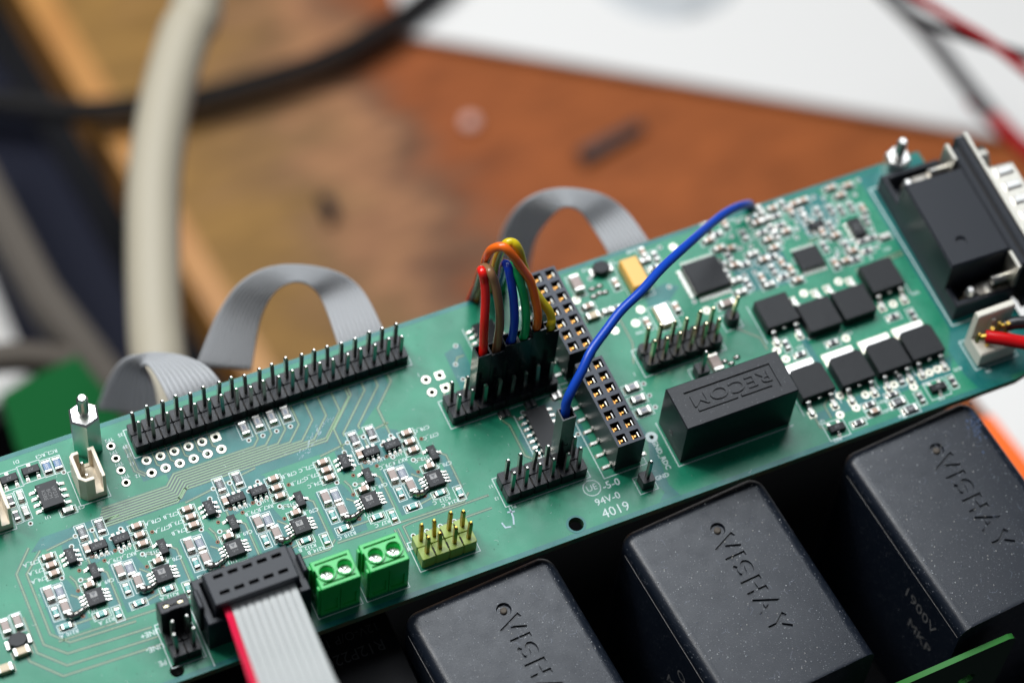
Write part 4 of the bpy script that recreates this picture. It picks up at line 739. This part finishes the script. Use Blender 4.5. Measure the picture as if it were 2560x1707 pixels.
# ------------------------------------------------------------------ legends printed on the board
for s, x, y in CT:
    for dx, L in zip(C_OFF, LET):
        if x + dx > -36: silk_text(s.replace('_C', '_' + L) if '_C' in s else s, 1.0, x + dx, y)
for s, x, y in AT: silk_text(s, .95, x, y)
for s, x, y in FT: silk_text(s, .85, x, y)
silk_text('LINE+', 1.35, -10.6, -36.6); silk_text('LINE-', 1.35, -10.8, -39.4); silk_text('PE', 1.35, -10.6, -42.4)
silk_text('GND_RDC', 1.3, 83.2, -37.2, -math.pi / 2, .03); silk_text('GND', 1.15, 81.5, -41.25, 0, .03)
SILK.ring(69.15, -38.75, 1.45, 1.6, .02, .036, 'silk', 36); text_into(SILK, 'UE', 1.7, 69.15, -38.75, .036, 0, 'silk', 0)
text_into(SILK, '-5-0', 2.0, 72.6, -39.3, .036, 0, 'silk', .03); text_into(SILK, '94V-0', 1.95, 70.8, -41.75, .036, 0, 'silk', .01); text_into(SILK, '4019', 2.6, 71.2, -44.25, .036, 0, 'silk', .0)
for s, x, y in (('P11', 54.8, -37.0), ('1', 50.2, -6.6), ('1', 85.9, -20.5), ('P9', 35.4, -37.9), ('C81', 87.3, -9.2), ('TP9', 90.6, -12.8), ('TP7', 122.6, -11.4), ('R48', 96.5, 3.6), ('C4', 87.0, 2.9), ('L3', 92.1, 2.6), ('R52', 113.6, -45.9), ('Q7', 112.6, -41.7), ('R61', 124.6, -42.0), ('R60', 124.8, -43.9), ('R66', 126.6, -45.9), ('R57', 120.9, -43.9), ('P8', 145.6, -43.3), ('TP5', 141.3, -23.6),
                ('R31', 116.0, -26.3), ('C56', 119.0, -25.3), ('C55', 125.6, -26.9), ('R70', 140.6, -40.9), ('D5', 134.9, -45.2), ('R68', 133.8, -41.6), ('R5', 79.4, -22.0)): silk_text(s, 1.0, x, y)
random.seed(11)
for k in range(36):
    x = random.uniform(111, 142); y = random.uniform(-13.5, 3.2); silk_text(random.choice(('R', 'C')) + str(random.randint(10, 99)), .95, x, y, random.choice((math.pi, -math.pi / 2)))
put('silkscreen_print', SILK.mesh('silkscreen_print'), board, kind='stuff')
# pen-like pale scratches and blue smear on the board
b = MB(); random.seed(5)
for k in range(46):
    u = random.random(); x = 24.5 + 7.6 * u + random.gauss(0, .4); y = -14.6 + 5.6 * u + random.gauss(0, .35); a = .75 + random.gauss(0, .25); l = random.uniform(.2, .9); wv = random.uniform(.02, .07)
    b.add([(x, y, .04), (x + l * math.cos(a), y + l * math.sin(a), .04), (x + l * math.cos(a) - wv, y + l * math.sin(a) + wv, .04), (x - wv, y + wv, .04)], [(0, 1, 2, 3)], 'flux')
for p in ([(51.9, -39.2), (52.1, -40.3), (53.1, -40.5)], [(53.6, -37.7), (54.9, -38.0)], [(54.3, -37.2), (54.2, -38.9), (53.7, -40.3)]): b.strip(p, .28, .04, 'flux')
put('scratches', b.mesh('scratches'), board, kind='stuff')
# fine lint and crumbs lying on the board
b = MB(); random.seed(3)
for k in range(1000):
    x = random.choice((random.uniform(-33, 55), random.uniform(-33, 82), random.uniform(50, 140))); y = random.uniform(-46, 4)
    if random.random() < .45:
        a = random.uniform(0, 6.28); r = random.uniform(.15, .5); P = [(x + r * math.cos(a + .5 * j), y + r * math.sin(a + .5 * j)) for j in range(random.randint(2, 5))]; b.strip(P, .035, .05, 'resk' if random.random() < .6 else 'silk')
    else: s = random.uniform(.03, .09); b.lathe([(s, .02), (s * .4, .02 + s)], random.choice(('resk', 'resk', 'lgrey')), 5, cx=x, cy=y)
put('lint_and_crumbs', b.mesh('lint_and_crumbs'), None, kind='stuff', label='fine lint and dark crumbs scattered over the green board', category='dust')
# ------------------------------------------------------------------ big black film capacitors
def capacitor(x, y, rz, label, W_=28.4, L_=39.0, H_=40.0, sidetext=()):
    bm = bmesh.new(); bmesh.ops.create_cube(bm, size=1); bmesh.ops.scale(bm, vec=(W_, L_, H_), verts=bm.verts); bmesh.ops.translate(bm, vec=(W_ / 2, -L_ / 2, -H_ / 2), verts=bm.verts)
    e = [g for g in bm.edges if abs(g.verts[0].co.z + g.verts[1].co.z) < .1 and abs(g.verts[0].co.x - g.verts[1].co.x) < .1]      # long top edges
    v = [g for g in bm.edges if abs(g.verts[0].co.z - g.verts[1].co.z) > 1 and abs(g.verts[0].co.y) < .1]     # back uprights
    f = [g for g in bm.edges if abs(g.verts[0].co.z + g.verts[1].co.z) < .1 and abs(g.verts[0].co.y - g.verts[1].co.y) < .1]
    bmesh.ops.bevel(bm, geom=v, offset=2.8, segments=7, profile=.5, affect='EDGES'); e = [g for g in bm.edges if g.verts[0].co.z > -.01 and g.verts[1].co.z > -.01 and min(g.verts[0].co.y, g.verts[1].co.y) > -L_ - 1 and not (g.verts[0].co.y < -L_ + .01 and g.verts[1].co.y < -L_ + .01)]
    bmesh.ops.bevel(bm, geom=e, offset=2.3, segments=7, profile=.5, affect='EDGES')
    sharp = [g for g in bm.edges if len(g.link_faces) == 2 and g.calc_face_angle(0) > .6 and all(w_.co.z > -.01 for w_ in g.verts)]
    if sharp: bmesh.ops.bevel(bm, geom=sharp, offset=.7, segments=3, profile=.5, affect='EDGES')
    me = bpy.data.meshes.new('capacitor_case'); bm.to_mesh(me); bm.free()
    cut = stroke_letters('VISHAY', 3.8, .92, .55, -.4, 1.2)
    for t in cut: t.transform(Matrix.Translation((16.1, -18.7, 0)) @ Matrix.Rotation(-math.pi / 2, 4, 'Z'))
    k = MB(); k.lathe([(1.15, -.6), (1.5, .6)], 'cap', 28, cx=16.0, cy=-6.9); cut.append(k.mesh('c'))
    me = bool_cut(me, cut); me.materials.clear(); me.materials.append(MT['cap']); me.polygons.foreach_set('material_index', [0] * len(me.polygons))
    me.polygons.foreach_set('use_smooth', [True] * len(me.polygons)); me.set_sharp_from_angle(angle=R_(25))
    o = thing('film_capacitor', label, 'capacitor', (x, y, -2.6), rz, 'big black film capacitors along the front edge')
    put('capacitor_case', me, o)
    b = MB(); b.lathe([(.62, -.6), (.62, -.3), (.4, -.2)], 'steelg', 18, cx=16.0, cy=-6.9); b.put('dimple_plug', o)
    b = MB(); b.tube([(-.02, -3, -2.9), (-.05, -L_ / 2, -2.9), (-.02, -L_ + .4, -2.9)], .05, 'resw', 5); b.put('mould_seam', o)
    b = MB(); rr = random.Random(int(x * 7))
    for k in range(420):
        px, py = rr.uniform(1.5, W_ - 1.5), rr.uniform(-L_ + 1, -.8); s = rr.choice((.03, .04, .05, .06, .11)); b.lathe([(s, 0), (s * .5, s)], rr.choice(('lgrey', 'white', 'resg', 'lgrey')), 5, cx=px, cy=py)
    for k in range(26):
        px, py = rr.uniform(3, W_ - 4), rr.uniform(-L_ + 3, -3); a = rr.uniform(0, 6.28); l = rr.uniform(.3, 1.2); b.strip([(px, py), (px + l * math.cos(a), py + l * math.sin(a)), (px + l * math.cos(a + .4) * 1.4, py + l * math.sin(a + .4) * 1.4)], .035, .012, 'resg')
    b.put('dust_specks', o, kind='stuff')
    if sidetext:
        for s, yy, zz, sz in sidetext: b = MB(); T = Matrix.Translation((-.03, yy, zz)) @ Matrix(((0, 0, -1, 0), (-1, 0, 0, 0), (0, 1, 0, 0), (0, 0, 0, 1))); text_into(b, s, sz, 0, 0, 0, 0, 'laser', 0, T); b.put('laser_text', o)
    return o
capacitor(29.8, -47.6, R_(4.0), 'black film capacitor with recessed lettering, nearest the green terminals', L_=44)
capacitor(70.4, -47.4, R_(4.4), 'black dusty film capacitor in the middle of the row under the mounting hole', sidetext=(('O Y', -26, -11, 3.6), ('MKP', -24, -17, 3.2)))
capacitor(113.8, -47.6, R_(4.8), 'black film capacitor with blue smudge, farthest right beside the orange edge', W_=27.5, sidetext=(('1900V', -29, -9.5, 3.8), ('MKP', -31, -16, 3.6)))
b = MB(); random.seed(2)
for k in range(70):
    x, y = random.gauss(0, .5), random.gauss(0, 1.7); x += y * .3; s = random.uniform(.05, .3); a = random.uniform(0, 3); b.prism([(x + s * math.cos(a + j * 1.26) * random.uniform(.5, 1), y + s * 1.6 * math.sin(a + j * 1.26) * random.uniform(.5, 1)) for j in range(5)], .0, .02, 'bluedirt')
put('blue_smudge', b.mesh('blue_smudge'), bpy.data.objects.get('film_capacitor.002'), (25.0, -5.6, .005), kind='stuff')
# ------------------------------------------------------------------ what lies underneath
low = thing('lower_circuit_board', 'lower board carrying the capacitors, blackened for shade, seen in the gaps between them', 'circuit board', (60, -45, -42))
b = MB(); b.box(-100, 95, -44, 46, -1.6, 0, 'void'); b.put('board_sheet', low)  # board coloured near black to stand in for shade between the capacitors
for x, y in ((2, -16), (3.4, -12), (42, -14), (44.6, -22), (45, -10), (4, -22), (47, -30)):
    b = MB(); b.box(-1.6, 1.6, -.9, .9, 0, 1.1, 'chip', .1); b.put('small_part', low, (x, y, 0), random.uniform(-.3, .3))
blk_ = thing('black_converter_block', 'black converter block with faint printed letters under the front edge of the board', 'converter module', (14, -58, -42))
b = MB(); b.box(-34, 15.6, -16, 18, 0, 31, 'blockm', .3); b.put('block_body', blk_)
b = MB(); T = Matrix.Translation((7.6, 10.2, 31.02)) @ Matrix.Rotation(math.pi, 4, 'Z'); text_into(b, 'R12P220', 3.0, 0, 0, 0, 0, 'faint', 0, T); b.put('printed_text', blk_); b = MB(); T = Matrix.Translation((7.8, 13.7, 31.02)) @ Matrix.Rotation(math.pi, 4, 'Z'); text_into(b, '12V-O/P 12', 2.3, 0, 0, 0, 0, 'faint', 0, T); b.put('printed_text', blk_)
hs = thing('heat_sink_base', 'heat sink under the stacked boards, blackened for shade', 'heat sink', (60, -48, -200))
b = MB(); b.box(-96, 95, -40, 42, 0, 156, 'void', 1.0); b.put('base_block', hs)  # hidden block, widened and blackened so the gaps stay dark
vb = thing('upright_green_board', 'upright green board with a round hole rising at the bottom right', 'circuit board', (104, -89.0, -6))
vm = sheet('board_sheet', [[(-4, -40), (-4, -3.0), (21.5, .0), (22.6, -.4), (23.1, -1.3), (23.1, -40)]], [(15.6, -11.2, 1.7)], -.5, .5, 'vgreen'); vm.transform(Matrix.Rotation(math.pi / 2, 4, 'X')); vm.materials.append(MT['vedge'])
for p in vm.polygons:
    if p.normal.z > .6: p.material_index = 1  # upward faces take a lighter green: the edge highlight is in the colour
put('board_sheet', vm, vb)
# ------------------------------------------------------------------ workbench and the things lying on it, far out of focus
ZB = -200.0
wood = mat('worn_orange_wood', (0.33, 0.125, 0.062), 0.5, spec=.15)
nt = wood.node_tree; N = nt.nodes; Lk = nt.links; bs = N['Principled BSDF']; tc = N.new('ShaderNodeTexCoord')
sx = N.new('ShaderNodeSeparateXYZ'); Lk.new(tc.outputs['Object'], sx.inputs[0])
ns = N.new('ShaderNodeTexNoise'); ns.inputs['Scale'].default_value = .018; ns.inputs['Detail'].default_value = 6; ns.inputs['Roughness'].default_value = .6; mp = N.new('ShaderNodeMapping'); mp.inputs['Rotation'].default_value = (0, 0, .5); mp.inputs['Scale'].default_value = (1, 2.6, 1); Lk.new(tc.outputs['Object'], mp.inputs['Vector']); Lk.new(mp.outputs[0], ns.inputs['Vector'])
md = N.new('ShaderNodeMath'); md.operation = 'MULTIPLY_ADD'; md.inputs[1].default_value = 1 / 95; md.inputs[2].default_value = -.13; Lk.new(sx.outputs[0], md.inputs[0])
ad = N.new('ShaderNodeMath'); ad.operation = 'MULTIPLY_ADD'; ad.inputs[1].default_value = 1.15; Lk.new(ns.outputs['Fac'], ad.inputs[0]); 
m2 = N.new('ShaderNodeMath'); m2.operation = 'ADD'; Lk.new(md.outputs[0], m2.inputs[0]); m2.inputs[1].default_value = -.575; Lk.new(m2.outputs[0], ad.inputs[2])
rp = N.new('ShaderNodeValToRGB'); cr_ = rp.color_ramp; cr_.elements[0].position = .05; cr_.elements[0].color = (0.30, 0.175, 0.07, 1); cr_.elements[1].position = .95; cr_.elements[1].color = (0.33, 0.115, 0.055, 1)
e = cr_.elements.new(.30); e.color = (0.26, 0.15, 0.08, 1); e = cr_.elements.new(.45); e.color = (0.38, 0.20, 0.115, 1); e = cr_.elements.new(.58); e.color = (0.20, 0.105, 0.065, 1); e = cr_.elements.new(.74); e.color = (0.30, 0.105, 0.052, 1); Lk.new(ad.outputs[0], rp.inputs[0])
n3 = N.new('ShaderNodeTexNoise'); n3.inputs['Scale'].default_value = .055; n3.inputs['Detail'].default_value = 5; n3.inputs['Roughness'].default_value = .65; Lk.new(mp.outputs[0], n3.inputs['Vector'])
r3 = N.new('ShaderNodeMapRange'); r3.inputs['From Min'].default_value = .3; r3.inputs['From Max'].default_value = .7; r3.inputs['To Min'].default_value = .62; r3.inputs['To Max'].default_value = 1.12; Lk.new(n3.outputs['Fac'], r3.inputs['Value'])
hs_ = N.new('ShaderNodeHueSaturation'); hs_.inputs['Saturation'].default_value = 1.12; Lk.new(r3.outputs[0], hs_.inputs['Value']); Lk.new(rp.outputs[0], hs_.inputs['Color']); Lk.new(hs_.outputs[0], bs.inputs['Base Color'])
bench = thing('workbench_top', 'worn orange brown wooden bench top filling the blurred background', 'workbench', (60, 120, ZB))
b = MB(); n_ = [(-10.5, 150), (12.8, -60), (400, -260), (420, 400), (-50, 400), (-34, 250)]; b.prism(n_, -22, 0, 'fr4'); me = b.mesh('bench_board'); me.materials.clear(); me.materials.append(wood); put('bench_board', me, bench)
MT['trim'] = mat('orange_varnished_edge', (0.52, 0.24, 0.05), .4, col2=(.42, .17, .03), nscale=.03)
b = MB(); b.prism([(-19.0, 250), (-9.7, 139.2), (11, -75), (18, -75), (-1.2, 138), (-10.2, 250)], -22, .6, 'trim'); b.put('edge_strip', bench)
b = MB(); b.box(-1500, 1500, -900, 1600, -260, -259, 'floor'); b.put('floor', None, kind='structure')
en = thing('white_enclosure_panel', 'big white panel lying across the upper right of the bench', 'panel', (200, 200, ZB + 2))
b = MB(); b.prism([(-40, 60), (-56.8, 8.2), (-30.06, -9.25), (80.44, -81.31), (130, -113.6), (230, -150), (330, 200), (-30, 220)], 0, 1.6, 'paper', inset=.4); b.put('panel_sheet', en)
MT['dish'] = mat('pale_grey_plastic', (.50, .51, .51), .4)
b = MB(); b.lathe([(24, 1.6), (22, 2.2), (17, 1.9)], 'dish', 32, cx=25, cy=7); b.put('round_recess', en); b = MB(); b.lathe([(2.2, 1.6), (2.0, 3.4)], 'dish', 14, cx=24, cy=-13.5); b.put('small_screw', en)
b = MB(); b.prism([(-10.5, -1.5), (10.0, 3.0), (10.0, 6.0), (-11.0, 2.6)], 0, 3, 'wblack', inset=.5); thing('black_strip', 'short dark strip lying on the orange bench', 'strip', (184, 151, ZB + .2), me=b.mesh('black_strip'))
b = MB(); b.prism([(-1.5, -4.0), (2.2, -2), (2.0, 3.6), (-1, 5.0)], 0, 3, 'navy', inset=.4); thing('small_dark_chip', 'tiny dark fragment on the tan part of the bench', 'fragment', (102.6, 160.6, ZB + .2), me=b.mesh('small_dark_chip'))
MT['pinkdot'] = mat('pale_pink_bead', (.85, .55, .48), .2)
b = MB(); b.lathe([(.2, 0), (2.4, .8), (2.2, 2.6), (.4, 3.4)], 'pinkdot', 14); thing('pale_bead', 'pale pink bead on the bench, blurred to a soft disc', 'bead', (150, 173.5, ZB + .2), me=b.mesh('pale_bead'))
# cables in the air behind the board
def cable(nm, label, cat, P, r, m):
    q = Vector(P[0]); b = MB(); b.tube([Vector(p) - q for p in spline(P, 10)], r, m, 20); return thing(nm, label, cat, P[0], me=b.mesh(nm))
cable('thick_beige_cable', 'thick beige cable standing upright behind the left half of the board', 'cable', [(71, 168, -84), (66.0, 154.2, -90), (60.2, 147.1, -90), (50.1, 131.3, -90), (40.4, 112.2, -90), (33.2, 93.2, -90), (27.0, 74.6, -90), (23.6, 62.3, -90), (18, 44, -96)], 6.0, 'beige')
cable('black_cable', 'black cable sweeping in an arc across the top left of the bench', 'cable', [(9, 232, -194), (28.7, 222.7, -192), (50.4, 211.1, -192), (69.2, 206.1, -192), (86, 203.1, -192), (116.2, 203.2, -192), (137.2, 207.6, -192), (155.1, 214.3, -192), (172, 223, -192)], 3.3, 'cabl')
cable('red_cable', 'dark red wire crossing the top right corner', 'cable', [(203.5, 90, -60), (206.7, 81.3, -60), (212.7, 69.7, -60), (218.3, 59.7, -60), (222.6, 47.7, -60), (226, 38, -60)], 1.15, 'wdred')
cable('thin_black_cable', 'thin black wire twisting round the red one at the top right', 'cable', [(199, 92, -62), (203, 82.7, -62), (206.7, 74, -62), (213.5, 66.1, -62), (226.2, 54.1, -62), (240, 44, -62)], 1.1, 'wblack')
MT['wgrey'] = mat('wire_grey', (.09, .085, .085), .5, spec=.2)
cable('grey_cable', 'blurred grey wire running down over the white panel', 'cable', [(238, 146, -132), (241.7, 130, -130), (245.6, 112.5, -130), (247.2, 94.8, -130), (247.4, 81.6, -128)], 2.2, 'wgrey')
cable('dark_red_cable', 'soft red wire dropping behind the metal connector at the right border', 'cable', [(247.2, 90, -131), (247.8, 80, -128), (248.8, 69.6, -126), (252, 52, -122), (256, 36, -118)], 2.2, 'wdred')
# left side clutter
g = thing('dark_equipment_case', 'dark navy equipment case edge in the upper left corner', 'case', (30, 170, -215)); b = MB(); b.prism([(-60, 160), (-8, 160), (10, 62), (14, 20), (16, -30), (22, -90), (-2, -90), (-16, -20), (-16, 40)], 0, 12, 'navy', inset=2); b.put('case_body', g)
for x, y in ((2, 60), (16, -72)): b = MB(); b.lathe([(3.2, 12), (3.0, 13.4), (1, 13.8)], 'steelg', 16, cx=x, cy=y); b.put('case_screw', g)
g = thing('grey_metal_rail', 'grey metal rail slanting down the left side', 'rail', (22, 146, -170)); b = MB(); b.prism([(-12, 60), (-3, 60), (2, 0), (11.5, -44), (6, -48), (-6, -4)], -10, 0, 'steelg', inset=1.5); b.put('rail_body', g)
g = thing('pale_grey_box', 'pale grey box corner at the left border', 'box', (5, 165, -222)); b = MB(); b.prism([(-40, 40), (8, 40), (16, 8), (20, -12), (-6, -22), (-40, -10)], 0, 10, 'paper', inset=1); b.put('box_body', g)
b = MB(); b.prism([(-7.5, -12), (-6.5, 2.5), (0, 4.2), (13, 6.0), (17, -10), (15, -24), (-6, -24)], -1.6, 0, 'brightg'); thing('bright_green_board', 'blurred bright green board behind the left standoff', 'circuit board', (2, 92, -128), me=b.mesh('bright_green_board'))
cable('cream_strip', 'cream strip lying beside the bright green board at the left border', 'strip', [(-16, 108, -130), (2, 104, -130), (14, 99, -132)], 3.6, 'steelg')
# right side: white sheet with an orange edge
g = thing('orange_edged_sheet', 'white sheet with orange edge beside the rightmost capacitor', 'sheet', (190, -5, -100)); b = MB(); b.prism([(-1.5, 10), (.6, -2), (2.6, -22), (6, -48), (120, -60), (120, 30), (-2, 34)], -.6, 0, 'paper'); b.put('sheet_panel', g)
b = MB(); b.prism([(-4.4, -2), (.8, -2), (3.6, -22), (6.8, -50), (2.2, -50), (-1.8, -22)], -.5, .5, 'orange'); b.put('orange_border', g)
